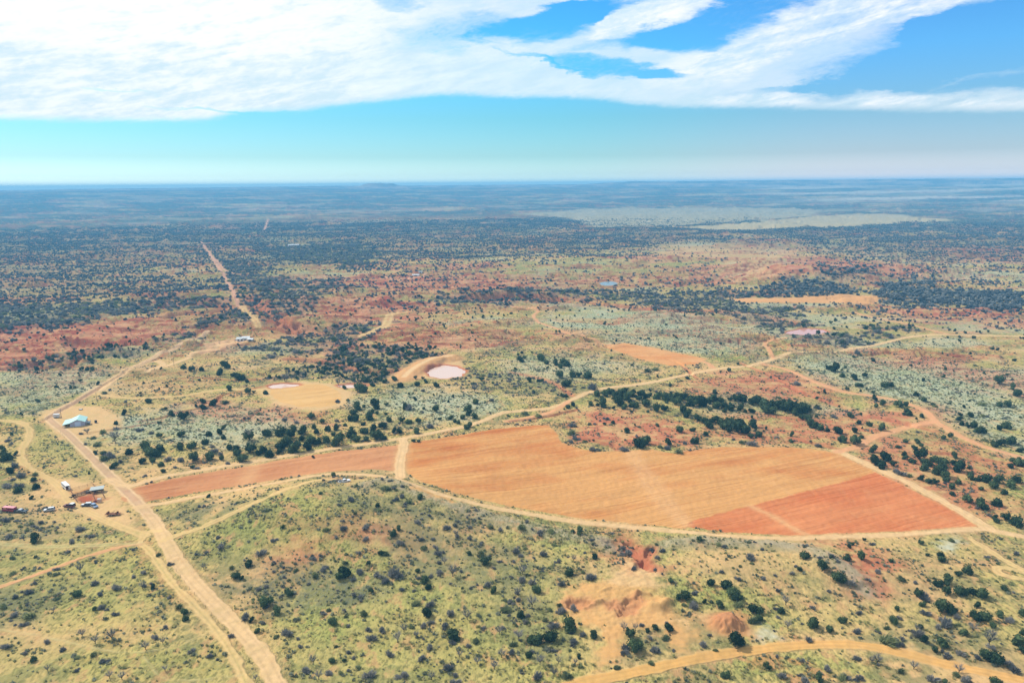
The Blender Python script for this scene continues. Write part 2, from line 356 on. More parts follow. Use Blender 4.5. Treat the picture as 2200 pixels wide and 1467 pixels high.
# ------------------------------------------------------------------ roads and fields (photo outlines, laid on the ground)
# name, width (m), kind of surface, label, outline
ROADS = [
    ('road', 5.7, 'main', 'wide pale graded dirt road running from the bottom edge up past the corral to the barn',
     '650,1560 618,1500 594,1467 567,1410 509,1345 470,1305 440,1275 405,1236 378,1200 354,1160 332,1118 300,1085 268,1052 232,1018 195,980 150,935 112,907 104,900 118,888 150,868 205,838 260,806 330,768 400,733 445,712'),
    ('track', 2.9, 'two', 'yellow two-rut track running close beside the wide graded road', '545,1500 529,1467 511,1425 488,1385 459,1345 425,1308 390,1275 358,1238 334,1200 318,1180 300,1166'),
    ('track', 2.6, 'two', 'short link of bare ruts joining the two-rut track to the graded road', '300,1166 310,1150 318,1142 345,1140'),
    ('track', 2.2, 'red', 'reddish ruts curving down to the left photo edge from the track junction', '-60,1285 0,1260 60,1240 130,1215 200,1190 265,1172 300,1168'),
    ('track', 3.0, 'grass', 'faint grassy ruts running left from the track junction', '-60,1166 0,1168 70,1173 150,1173 230,1170 300,1166'),
    ('track', 3.6, 'two', 'curved tan track looping from the left edge down to the parked vehicles', '-60,902 0,903 36,905 56,912 66,925 62,942 48,962 44,985 60,1003 90,1020 118,1036 135,1055 150,1080 190,1100 230,1120 285,1142 315,1150'),
    ('road', 4.4, 'main', 'tan road along the far edge of the ploughed fields to the right-hand fork',
     '236,1030 275,1048 330,1028 450,1006 560,988 700,966 800,951 865,942 960,924 1030,908 1072,888 1095,884 1150,880 1190,876 1235,856 1265,842 1300,833 1400,823 1480,803 1530,794 1600,787 1648,777 1668,768 1740,757 1860,746 1905,735 1945,725 1985,720 2060,719 2280,723'),
    ('track', 4.0, 'red', 'red gullied side track leaving the field road at its bend', '1090,905 1130,898 1170,890 1200,878 1222,862'),
    ('road', 5.2, 'main', 'short pale crossing between the narrow ploughed strip and the big field', '866,943 868,955 864,975 858,1000 860,1025'),
    ('road', 3.6, 'main', 'pale track along the near edge of the big ploughed field',
     '300,1088 400,1071 500,1054 600,1036 690,1019 760,1017 820,1022 862,1030 905,1047 980,1071 1100,1098 1250,1123 1400,1134 1550,1151 1700,1158 1850,1151 2000,1144 2112,1134 2160,1146 2280,1166'),
    ('road', 5.0, 'main', 'pale track along the right edge of the red ploughed block', '2125,1136 2090,1112 2030,1078 1960,1040 1885,1006 1800,968'),
    ('track', 2.6, 'two', 'narrow track climbing the grassy knoll to the white pickup', '350,1160 385,1148 420,1138 480,1112 560,1076 630,1046 680,1030 720,1028 750,1033'),
    ('road', 4.4, 'orange', 'orange dirt road bending across the bottom right corner', '1180,1490 1240,1467 1330,1450 1420,1431 1500,1413 1600,1397 1700,1386 1790,1381 1870,1386 1950,1405 2050,1430 2200,1461 2290,1482'),
    ('road', 4.6, 'red', 'orange track running down the right side from the fork to the photo edge', '1640,782 1664,786 1700,797 1760,825 1820,845 1900,853 1955,868 1993,884 2008,905 2050,930 2100,955 2200,984 2290,1000'),
    ('track', 5.0, 'red', 'pale branch track joining the field corner to the right-hand track', '2010,906 1960,917 1900,932 1868,942 1850,957 1800,970'),
    ('track', 3.4, 'red', 'narrow track climbing away beyond the right-hand fork', '1662,770 1652,752 1640,735 1665,728 1690,726'),
    ('track', 3.6, 'red', 'winding tan track beyond the small tan field', '1100,655 1145,662 1160,668 1145,676 1150,690 1178,700 1220,716 1262,728 1310,741'),
    ('track', 4.0, 'red', 'track leaving the small tan field towards the field road', '1490,776 1515,776 1532,790'),
    ('road', 9.0, 'two', 'tan cleared track crossing the creek brush beyond the ponds', '870,670 845,672 836,682 832,698 800,713 780,722'),
    ('track', 3.4, 'two', 'yellow track running right from the graded road behind the barn', '205,846 250,853 300,856 350,853 400,850 450,840 480,836 520,838 575,838'),
    ('road', 5.0, 'main', 'second tan track running up to the pale ranch house', '500,735 450,752 390,775 340,790 310,800 345,790 352,780 330,772 250,812 215,838'),
    ('track', 3.0, 'two', 'sandy turning loop at the right photo edge', '2090,1160 2130,1183 2165,1208 2220,1232 2150,1217 2138,1224 2160,1237 2240,1252'),
    ('path', 0.8, 'grass', 'thin cattle trail across the bottom left grass', '-40,1345 60,1360 130,1374 200,1392 270,1402 330,1398 400,1380 455,1356'),
    ('path', 0.7, 'grass', 'thin cattle trail curling to the bottom edge', '310,1410 325,1432 345,1456 400,1462 460,1458 520,1450'),
    ('track', 4.0, 'red', 'red track running across the badlands to the right edge', '1835,671 1880,683 1930,692 1970,700 2000,710 2040,718'),
    ('road', 5.0, 'farred', 'straight red road cutting through the left badlands', '432,520 440,532 455,552 470,575 485,598 497,622 506,645 522,663'),
    ('track', 4.0, 'farred', 'red side road beside the straight badlands road', '452,548 470,566 485,585 520,590'),
    ('road', 6.0, 'farred', 'distant red road segment climbing the wooded rise', '576,472 573,482 568,494'),
    ('track', 5.0, 'farred', 'distant pale track near the white farm sheds', '820,598 850,605 880,600 915,594'),
    ('track', 6.0, 'two', 'tan tracks beyond the creek by the ranch house', '520,660 535,676 548,690 556,702'),
]
FIELDS = [
    ('ploughed_field', 'strip', 'narrow red ploughed strip between the two tan roads',
     '254,1056 330,1037 450,1014 600,988 720,970 862,954 862,972 852,1000 849,1012 800,1008 720,1012 600,1028 500,1046 400,1062 310,1079 266,1078'),
    ('ploughed_field', 'big', 'large orange ploughed field with long parallel furrows',
     '880,950 960,938 1060,922 1150,913 1178,913 1198,932 1206,950 1240,962 1290,970 1350,967 1400,965 1450,974 1500,966 1560,959 1680,960 1740,963 1800,972 1884,1016 1704,1067 1564,1102 1486,1122 1474,1136 1400,1127 1250,1114 1100,1088 980,1060 905,1035 876,1018 867,1000 868,975'),
    ('ploughed_field', 'red', 'deep red ploughed block at the right end of the big field',
     '1880,1014 1960,1052 2040,1092 2104,1131 2000,1137 1850,1144 1700,1150 1560,1143 1472,1131 1486,1118 1564,1098 1704,1063'),
    ('ploughed_field', 'small', 'small tan field between the winding track and the field road', '1297,742 1340,737 1400,746 1520,771 1495,783 1440,786 1375,772'),
    ('dirt_clearing', 'round', 'rounded bare tan clearing beside the pale pond', '582,836 620,830 660,825 690,826 715,833 732,846 734,858 720,870 690,875 650,874 610,866 590,856 580,846'),
    ('ploughed_field', 'orange', 'long orange field lying before the dark juniper belt', '1565,641 1640,641 1720,639 1800,636 1886,636 1886,645 1875,654 1800,650 1700,650 1600,651'),
    ('stubble_field', 'pale', 'long pale tan field far off below the horizon', '1480,489 1560,481 1660,473 1780,463 1900,460 2060,473 1980,479 1860,484 1700,489 1600,494 1520,493'),
    ('meadow', 'sage', 'broad grey green meadow beyond the dark wooded ridge', '1100,460 1250,449 1500,447 1760,452 1740,463 1600,472 1480,484 1380,488 1270,487 1230,470'),
]
CLEARINGS = [('tan', '88,885 150,872 215,873 260,893 262,915 225,935 180,945 130,945 100,925'),
             ('tan', '110,1025 150,1030 215,1040 250,1060 280,1100 300,1140 250,1125 190,1108 130,1090 118,1060'),
             ('pink', '440,742 470,728 505,722 545,728 530,738 490,748 450,758 400,770'),
             ('tan', '560,835 590,822 660,818 740,828 760,850 740,872 680,886 600,872 560,850'),
             ('tan', '852,815 890,788 940,770 985,768 1000,790 998,806 960,816 905,812 860,822'),
             ('orange', '1200,1295 1225,1262 1290,1245 1370,1248 1420,1262 1450,1300 1445,1340 1400,1345 1330,1350 1290,1345 1240,1330 1205,1345'),
             ('orange', '1310,1345 1352,1340 1330,1400 1290,1440 1262,1450 1285,1400'),
             ('orange', '1440,1340 1480,1335 1500,1372 1490,1398 1455,1400 1440,1375'),
             ('orange', '1525,1340 1560,1312 1600,1330 1618,1362 1590,1368 1540,1360'),
             ('tan', '1350,1200 1400,1230 1440,1260 1380,1262 1300,1250 1330,1225'),
             ('orange', '880,1040 960,1064 975,1080 905,1062'), ('red', '160,1068 175,1064 190,1059 208,1058 224,1064 226,1070 208,1079 186,1080 168,1077'), ('rust', '152,1056 172,1050 188,1046 200,1043 206,1048 190,1058 172,1064 160,1067'), ('rock', '2020,1160 2052,1152 2068,1168 2050,1185 2020,1182'), ('rock', '1625,1352 1655,1350 1668,1368 1640,1372')]
# broad cover: kind, strength, outline
ZONES = [
    ('red', 1.0, '-50,735 150,700 320,695 400,715 300,735 120,770 -50,790'),
    ('red', .9, '1215,890 1400,885 1510,930 1470,965 1330,962 1240,945'),
    ('red', .8, '1480,900 1700,890 1850,905 1860,960 1560,950'),
    ('red', .8, '1690,905 2010,870 2010,905 1860,950 1760,955'),
    ('red', .7, '1820,930 2050,935 2200,1000 2200,1110 2060,1100 1900,1010'),
    ('red', .9, '1680,570 1760,555 1930,565 2010,580 1900,600 1760,592 1660,590'),
    ('red', .8, '1700,880 1850,860 1700,800 1500,810 1480,850 1600,870'),
    ('red', .8, '1850,760 2010,760 2200,820 2200,850 2000,800 1880,790'),
    ('red', .8, '560,875 700,880 690,905 560,900'), ('red', .8, '430,860 520,880 520,905 410,905'),
    ('red', 1.0, '1360,1165 1420,1170 1410,1225 1380,1230 1330,1180'),
    ('red', .9, '1790,1165 1870,1180 1920,1215 1870,1270 1810,1210'), ('red', .5, '600,1130 820,1125 870,1170 700,1190 640,1240 590,1200'),
    ('red', .8, '600,640 860,640 900,660 820,700 640,680'), ('red', .8, '560,600 1000,590 1150,600 1150,630 900,625 600,620'),
    ('red', .7, '900,715 1080,720 1060,745 880,770 760,760 690,770 640,740'), ('red', .7, '1430,595 1560,585 1560,602 1340,610 1100,612 1250,600'),
    ('red', 0.8, '2000,525 2200,530 2200,570 2060,560'), ('red', .6, '1900,660 2200,665 2200,690 1990,700'), ('red', .7, '0,640 160,640 150,650 0,655'),
    ('sage', 1.0, '1700,765 1800,752 1960,775 2200,800 2200,980 2020,880 1880,845 1740,805'),
    ('sage', .9, '1150,690 1250,660 1480,672 1600,720 1640,770 1500,762 1330,735'),
    ('sage', .9, '750,862 880,840 1060,852 1100,880 960,905 800,890'), ('sage', .9, '200,905 420,880 600,885 640,920 520,950 300,950 190,940'),
    ('sage', .8, '-60,800 180,790 250,800 130,870 60,885 -60,880'), ('sage', .6, '1100,760 1290,760 1370,790 1200,830 1060,800'),
    ('sage', .8, '1960,680 2200,685 2200,718 2040,712'), ('sage', .7, '1700,600 1960,590 1960,610 1720,618'), ('sage', .7, '2000,575 2200,590 2200,600 2020,600'),
    ('sage', .6, '1780,520 2000,540 2060,560 1900,560 1760,540'), ('sage', .8, '1560,840 1780,870 1840,880 1700,885 1540,880'),
    ('green', 1.0, '430,1130 560,1080 660,1045 760,1060 800,1090 740,1130 600,1170 520,1200 460,1180'),
    ('green', .7, '-50,1180 280,1180 330,1280 300,1340 100,1320 -50,1300'), ('green', .7, '600,1250 1200,1200 1250,1400 1200,1467 620,1467'),
    ('green', .6, '0,1390 520,1380 540,1467 0,1467'), ('green', .8, '100,905 180,960 215,1020 170,1020 110,990 75,945'),
    ('green', .7, '980,575 1250,560 1500,560 1500,600 1230,605 1000,590'), ('green', .7, '100,690 420,680 560,690 600,720 480,720 330,760 100,730'),
    ('green', .9, '500,700 560,690 620,700 600,716 520,716'), ('green', .6, '600,550 760,545 760,580 620,620 560,600'),
    ('tan', .8, '1430,520 1700,520 1740,560 1640,600 1540,600 1560,560 1400,560'), ('tan', .9, '1560,575 1640,575 1750,600 1700,612 1540,602'),
    ('tan', .7, '1420,1150 1800,1165 2000,1160 2150,1180 2100,1260 1900,1300 1600,1260 1450,1230'),
    ('tan', .6, '-50,1050 180,1090 260,1135 100,1130 -50,1110'), ('tan', .6, '120,950 200,1010 240,1060 160,1040 110,1000'),
    ('tan', .5, '1850,1150 2250,1160 2250,1180 1900,1200'), ('tan', .6, '400,760 640,700 640,720 500,780 250,850 200,850'),
    ('grey', 1.0, '560,1215 700,1190 840,1230 800,1290 700,1320 600,1310 540,1260'),
    ('grey', .8, '660,1040 820,1030 880,1080 820,1105 700,1080'), ('grey', .8, '860,1080 1020,1100 1060,1130 960,1130 860,1110'),
    ('grey', .7, '-50,1100 100,1130 260,1140 200,1165 -50,1160'), ('grey', .8, '-50,1240 120,1270 130,1330 -50,1330'),
    ('grey', .7, '2080,1150 2200,1170 2200,1210 2150,1200'), ('grey', .8, '380,1110 440,1085 520,1075 460,1110 390,1130'),
    ('grey', .5, '550,1100 900,1130 1100,1150 1300,1230 1150,1300 900,1250'),
]
THICK = [  # dense brush: kind, plants per 100 m2, outline
    ('m', 5.0, '600,808 640,790 700,770 740,752 800,742 880,745 950,757 935,775 880,792 850,812 800,822 750,822 735,812 690,806 640,815'),
    ('g', 5.5, '980,800 1010,790 1060,800 1120,812 1200,820 1245,832 1200,850 1120,845 1060,838 1000,825 970,812'),
    ('g', 4.0, '1100,815 1250,825 1290,835 1230,850 1140,845'),
    ('g', 4.0, '540,745 620,725 720,710 830,690 820,712 760,735 700,755 640,760 560,770'),
    ('g', 4.0, '-40,655 120,650 300,640 470,635 490,650 360,668 240,678 130,705 -40,712'), ('g', 5.0, '405,700 430,690 500,678 530,676 520,692 470,700 420,712'),
    ('g', 4.0, '340,725 420,715 430,730 350,745'), ('m', 3.5, '50,775 160,762 290,745 300,760 180,780 60,800'),
    ('g', 3.0, '480,560 620,600 700,600 740,620 680,660 560,700 500,640 480,600'), ('g', 3.0, '560,530 760,520 830,545 760,580 620,560'),
    ('j', 3.5, '1640,608 1700,600 1800,605 1840,625 1870,640 1700,640 1640,636'), ('j', 4.0, '1880,645 1920,600 1990,600 2000,622 2200,630 2220,670 2130,672 2040,655 1960,660'),
    ('g', 4.0, '1380,640 1560,635 1590,655 1720,660 1700,690 1640,700 1560,678 1400,665'), ('g', 3.0, '1100,622 1300,625 1420,632 1360,648 1200,640 1100,636'),
    ('m', 2.5, '900,640 1100,625 1250,645 1100,650 960,660'), ('g', 5.0, '1640,690 1720,680 1760,700 1700,705 1680,715 1640,705'), ('g', 3.5, '1700,722 1860,712 1960,722 1900,735 1800,742 1700,738'),
    ('j', 2.5, '1290,845 1380,842 1500,850 1560,845 1640,855 1740,870 1740,890 1680,885 1560,880 1480,875 1400,870 1300,868'), ('j', 1.6, '1460,885 1560,905 1640,925 1560,925 1480,900'),
    ('m', 2.2, '1870,695 1960,695 1970,710 1880,712'), ('j', 2.0, '1760,580 1870,575 1870,592 1790,592'), ('m', 3.0, '1500,625 1660,630 1660,640 1540,638 1400,640 1400,632'),
    ('g', 5.0, '850,1070 960,1096 1060,1116 1180,1138 1280,1156 1340,1172 1345,1190 1270,1172 1170,1154 1050,1132 940,1112 850,1092'), ('g', 3.0, '1420,1164 1600,1166 1700,1176 1790,1202 1785,1215 1700,1188 1600,1178 1420,1174'),
    ('g', 6.0, '800,1030 850,1040 860,1062 820,1058 795,1045'), ('g', 5.0, '600,1225 720,1215 800,1240 760,1290 640,1290 580,1260'), ('g', 5.0, '-40,1255 110,1275 120,1330 -40,1325'), ('g', 5.0, '-40,1105 90,1125 200,1150 100,1160 -40,1150'),
    ('g', 4.0, '1100,1260 1220,1290 1240,1400 1180,1440 1080,1380 1060,1300'), ('g', 4.0, '1340,1350 1440,1360 1430,1410 1350,1420'), ('g', 4.0, '1880,1380 2000,1400 2200,1440 2200,1380 2050,1330 1900,1340'), ('g', 3.0, '850,1150 1100,1160 1180,1230 1050,1290 900,1240'),
    ('w', 3.2, '-60,500 200,492 430,488 470,505 600,520 640,560 560,590 420,560 200,600 -60,610'), ('w', 3.5, '560,468 900,462 1110,458 1240,470 1230,492 1000,486 860,500 720,512 600,508'),
    ('w', 3.0, '1230,492 1480,492 1620,496 1900,486 2260,480 2260,520 1900,522 1600,508 1300,535 1100,520'), ('w', 2.2, '640,520 1000,505 1300,520 1350,540 1000,560 800,545'),
    ('w', 2.2, '1700,520 2250,515 2250,560 1950,565 1800,540'), ('w', 2.0, '-60,600 300,590 460,600 400,640 -60,645'), ('w', 1.6, '1500,520 1600,515 1700,525 1700,540')]
GULLIES.append((smooth_line(A('92,906 130,882 205,838 260,805 315,779 352,765'), 1), 2.2, 1.3))

# ------------------------------------------------------------------ the ground grid: rings round the point under the camera
def rings():
    a = np.concatenate([np.arange(0.74, 0.035, -0.00066), np.geomspace(0.035, 150 / 12300.0, 110)])
    return CAM_Z / np.tan(a)
RR = rings(); AZ = np.linspace(rad(-47), rad(47), 1290)
gr, ga = np.meshgrid(RR, AZ, indexing='ij')
GX, GY = gr * np.sin(ga), gr * np.cos(ga)
GZ = H(GX, GY)
NR, NA = GX.shape
def window(pts, m):
    """index window of the grid round some points, m metres wider"""
    r = np.hypot(pts[:, 0], pts[:, 1]); a = np.arctan2(pts[:, 0], pts[:, 1])
    ma = m / max(r.min() - m, 50)
    i0, i1 = np.searchsorted(RR, [r.min() * math.cos(min(np.ptp(a) / 2, 1)) - m, r.max() + m]); j0, j1 = np.searchsorted(AZ, [a.min() - ma, a.max() + ma])
    return slice(max(i0 - 1, 0), i1 + 1), slice(max(j0 - 1, 0), j1 + 1)
def line_on_grid(L, m):
    d = np.full(GX.shape, 1e6, np.float32)
    for k in range(len(L) - 1):
        w = window(L[k:k + 2], m)
        if GX[w].size == 0: continue
        q, _ = seg_dist(GX[w], GY[w], L[k:k + 2]); d[w] = np.minimum(d[w], q)
    return d
def poly_on_grid(p, m):
    d = np.full(GX.shape, -1e6, np.float32); w = window(p, m)
    if GX[w].size: d[w] = poly_sd(GX[w], GY[w], p)
    return d
K = 0.60                                        # albedo for a sunlit display colour
def alb(r, g, b): return np.array(lin(r, g, b)) * K
COL = dict(grass=alb(210, 188, 118), green=alb(174, 176, 100), tan=alb(234, 190, 132), soil=alb(224, 168, 118), red=alb(206, 118, 88), deepred=alb(176, 84, 66), sage=alb(200, 208, 172),
           orange=alb(236, 168, 104), grey=alb(150, 145, 118), road=alb(252, 208, 152), roadred=alb(240, 170, 128), olive=alb(146, 142, 96))
r_ = gr
nA = fbm(GX / 60, GY / 45, 101, 5, 0.6); nB = fbm(GX / 22, GY / 18, 102, 4, 0.6); nC = fbm(GX / 7, GY / 6, 103, 3, 0.6); nD = fbm(GX / 240, GY / 120, 104, 5, 0.6)
def lerp(a, b, t): return a + (b - a) * np.clip(t, 0, 1)[..., None]
col = lerp(np.broadcast_to(COL['grass'], GX.shape + (3,)).copy(), COL['tan'], sst(-0.25, 0.35, nA + 0.5 * nB))
col = lerp(col, COL['green'], sst(0.05, 0.45, -nA + 0.4 * nC + 0.6 * nD) * 0.85)
col = lerp(col, alb(208, 140, 96), sst(0.08, 0.36, nB + 0.6 * nC - 0.3 * nA) * 0.62)
col = lerp(col, COL['olive'], sst(0.02, 0.38, nC + 0.8 * perlin(GX / 35, GY / 28, 119)) * 0.7)
tuft = 0.55 + 0.4 * np.clip(-nA * 2, -1, 1); sage = np.zeros(GX.shape); grey = np.zeros(GX.shape); furrow = np.zeros(GX.shape)
zone = {k: np.zeros(GX.shape) for k in ('red', 'sage', 'green', 'tan', 'grey')}
for kind, s, o in ZONES:
    p = AT(o); m = 0.06 * np.hypot(*p.mean(0))
    sd = poly_on_grid(p, m * 2)
    soft = 0.035 * r_ + 3
    zone[kind] = np.maximum(zone[kind], s * sst(-soft, soft, sd + (nB + 0.8 * nA) * soft * 1.3))
midr = sst(560, 800, r_)
meadz = np.maximum(zone['tan'], zone['green']); red_n = (1 - 0.85 * meadz) * sst(0.06, 0.30, nD * 0.9 + 0.35 * nA) * midr * 0.95 * (1 - 0.4 * sst(3200, 5200, r_))
sage_n = sst(0.08, 0.35, -nD + 0.3 * nA) * midr * 0.7
zt = zone['tan'] * (1 - zone['red'])
col = lerp(col, COL['tan'], zt * (0.85 + 0.4 * nC)); tuft *= 1 - 0.5 * zt
sg = np.clip(np.maximum(zone['sage'], sage_n * (1 - zone['red'])), 0, 1) * (1 - 0.7 * red_n)
col = lerp(col, COL['sage'], sg * (0.78 + 0.6 * nB)); sage = sg
gn = zone['green']; col = lerp(col, COL['green'], gn * (0.75 + 0.7 * nB)); tuft = np.maximum(tuft, gn * 0.8)
col = lerp(col, COL['grey'], zone['grey'] * (0.22 + 0.9 * nC + 0.4 * nB)); grey = zone['grey']
rz = np.clip(zone['red'] + red_n * (1 - zone['sage']), 0, 1)
col = lerp(col, COL['soil'], rz * 0.7)
col = lerp(col, COL['red'], rz * sst(-0.22, 0.22, nB + 0.5 * nC + 0.1) * 0.95); tuft *= 1 - 0.65 * rz
bl = badland(GX, GY); _, edge_t = terrace(GX, GY)
col = lerp(col, COL['deepred'], np.maximum(bl * edge_t * 0.85, 0) * (1 - sst(4000, 7000, r_)))
col = lerp(col, COL['soil'], bl * (1 - edge_t) * 0.5 * sst(-0.2, 0.3, nB))
# far country: wooded dark rolls between pale openings
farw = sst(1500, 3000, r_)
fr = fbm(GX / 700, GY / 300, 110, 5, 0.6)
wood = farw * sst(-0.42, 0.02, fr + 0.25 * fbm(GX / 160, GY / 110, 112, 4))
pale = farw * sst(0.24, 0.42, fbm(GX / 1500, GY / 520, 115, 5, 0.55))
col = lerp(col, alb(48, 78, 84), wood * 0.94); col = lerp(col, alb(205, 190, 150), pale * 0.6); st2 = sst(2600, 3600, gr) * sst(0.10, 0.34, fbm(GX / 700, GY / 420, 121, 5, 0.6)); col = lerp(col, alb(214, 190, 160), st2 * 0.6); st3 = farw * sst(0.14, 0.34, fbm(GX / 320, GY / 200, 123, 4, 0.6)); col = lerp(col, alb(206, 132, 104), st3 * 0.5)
salt = sst(5200, 6000, r_) * (1 - sst(11000, 15000, r_)) * sst(rad(14), rad(20), ga) * sst(-0.06, 0.2, fbm(GX / 2500, GY / 500, 118, 4))
col = lerp(col, alb(255, 235, 205), salt * 0.8)
thick_maps = []; thick = np.zeros(GX.shape)
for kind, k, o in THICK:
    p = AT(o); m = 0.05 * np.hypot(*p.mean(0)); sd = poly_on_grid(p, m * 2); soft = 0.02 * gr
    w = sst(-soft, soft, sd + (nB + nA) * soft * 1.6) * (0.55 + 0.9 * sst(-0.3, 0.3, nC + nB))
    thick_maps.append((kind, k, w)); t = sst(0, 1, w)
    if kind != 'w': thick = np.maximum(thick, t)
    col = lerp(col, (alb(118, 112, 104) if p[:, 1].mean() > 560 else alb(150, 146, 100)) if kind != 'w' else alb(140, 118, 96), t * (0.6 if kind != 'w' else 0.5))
streak = fbm(GX / 55, GY / 13, 140, 4, 0.6)
rzn = np.clip(rz + bl * 0.7, 0, 1) * sst(500, 650, gr)
col = lerp(col, alb(150, 62, 52), rzn * sst(0.02, 0.28, streak) * 0.75); col = lerp(col, alb(236, 176, 134), rzn * sst(0.08, 0.32, -streak) * 0.6)
for L, w, d in GULLIES:
    q = line_on_grid(L, w * 3 + 6)
    col = lerp(col, alb(204, 124, 90), np.exp(-(q / (w * 1.1)) ** 2) * 0.9); tuft = np.where(q < w * 1.5, tuft * 0.4, tuft)
for L in (RIM, RIM2):
    q = line_on_grid(L, 25)
    col = lerp(col, alb(186, 172, 142), np.exp(-((q + nC * 5) / 5) ** 2) * 0.8)
for kind, o in CLEARINGS:
    p = AT(o); sd = poly_on_grid(p, 40); w = sst(-3.5, 3.5, sd + nC * 5 + nB * 3)
    c = {'tan': alb(240, 196, 138), 'pink': alb(240, 190, 142), 'orange': alb(238, 182, 116), 'red': alb(196, 108, 76), 'rust': alb(206, 146, 88), 'rock': alb(220, 216, 186)}[kind]
    col = lerp(col, c, w * (0.88 + 0.5 * nC)); tuft *= 1 - 0.85 * w; sage *= 1 - w; grey *= 1 - w
for (p, dp) in PITS:
    sd = poly_on_grid(p, 10); col = lerp(col, alb(216, 148, 104), sst(-3, 1, sd + nC * 2) * 0.75)
mound_c = np.stack(flat(1562, 1340)); md = np.hypot(GX - mound_c[0], (GY - mound_c[1]) * 1.2)
col = lerp(col, alb(214, 140, 98), np.exp(-(md / 8) ** 4) * 0.8); tuft *= 1 - np.exp(-(md / 10) ** 4)
q = line_on_grid(DAM, 30); col = lerp(col, alb(238, 178, 120), (1 - sst(8, 17, q)) * 0.9); tuft *= 1 - 0.8 * (1 - sst(8, 18, q))
q = line_on_grid(DAM, 30); col = lerp(col, COL['road'], 1 - sst(1.5, 3.0, q))
# fields
cls = np.zeros(GX.shape, np.int16)             # 0 ground, then 1.. fields, 100.. roads, 300.. pond beds
def ax(a, b):
    p, q_ = AT(a)[0], AT(b)[0]; v = (q_ - p) / np.hypot(*(q_ - p)); return v
FD = ax('1110,1035', '1350,996'); FN = np.array([-FD[1], FD[0]])
cu, cv_ = GX * FD[0] + GY * FD[1], GX * FN[0] + GY * FN[1]
fn1 = fbm(cu / 120, cv_ / 9, 130, 4, 0.6); fn2 = fbm(GX / 45, GY / 30, 131, 4, 0.55); fn3 = fbm(cu / 60, cv_ / 2.2, 133, 3, 0.6)
fcol = dict(strip=(alb(212, 142, 96), alb(232, 166, 114)), big=(alb(218, 134, 76), alb(236, 174, 108)), red=(alb(226, 132, 82), alb(238, 154, 100)), small=(alb(236, 162, 100), alb(244, 182, 120)),
            round=(alb(240, 186, 116), alb(244, 196, 130)), orange=(alb(232, 170, 108), alb(242, 182, 120)), pale=(alb(204, 182, 134), alb(214, 194, 148)), sage=(alb(178, 166, 130), alb(204, 188, 150)))
fpoly = {}
for i, (nm, key, lab, o) in enumerate(FIELDS):
    p = AT(o); fpoly[key] = p
    sd = poly_on_grid(p, 60); e = 0.5 if key not in ('pale', 'sage') else 25; sd = sd + (nB * 18 + nA * 30 if key in ('pale', 'sage') else 0)
    w = sst(-e, e, sd + nC * 1.2)
    a, b = fcol[key]
    t = 0.5 + fn1 * 0.7 + fn2 * 1.0
    if key == 'big': t = t + 0.35 * sst(420, 360, 0 * GX + gr) + 0.25 * sst(0, 60, GX) - 0.9 * np.exp(-((GX - 22) / 45) ** 2 - ((GY - 480) / 16) ** 2)
    fc_ = lerp(np.broadcast_to(a, GX.shape + (3,)), b, t) * (1 + 0.18 * fn3)[..., None]
    col = col * (1 - w[..., None]) + fc_ * w[..., None]
    tuft *= 1 - w * (0.97 if key not in ('sage', 'pale') else 0.5); sage *= 1 - w * (1 if key != 'sage' else 0.5); grey *= 1 - w
    furrow = np.maximum(furrow * (1 - w), w * {'big': 1.0, 'red': 1.0, 'strip': 0.8, 'small': 0.6}.get(key, 0.0))
    cls[sd > 0] = 1 + i
    if key in ('big', 'strip', 'small', 'orange'):         # beaten headland round the ploughed land
        hw = np.exp(-((sd + 2.5) / 2.2) ** 2) * 0.55; col = lerp(col, COL['tan'], hw)
# wheel lines crossing the big field
for o, wd, k in (('1350,968 1368,1000 1385,1040 1420,1080 1470,1125', 4.0, .5), ('1362,968 1385,1005 1420,1045 1455,1090 1475,1128', 3.0, .4), ('1615,1088 1670,1112 1712,1140 1740,1150', 2.2, .7),
                 ('545,1005 530,1030 515,1050', 5, .5), ('1560,1018 1650,1030 1700,1062', 1.5, .25)):
    q = line_on_grid(smooth_line(AT(o)), 20); col = lerp(col, alb(246, 190, 132), np.exp(-((q + nC * 1.5) / wd) ** 2) * k)
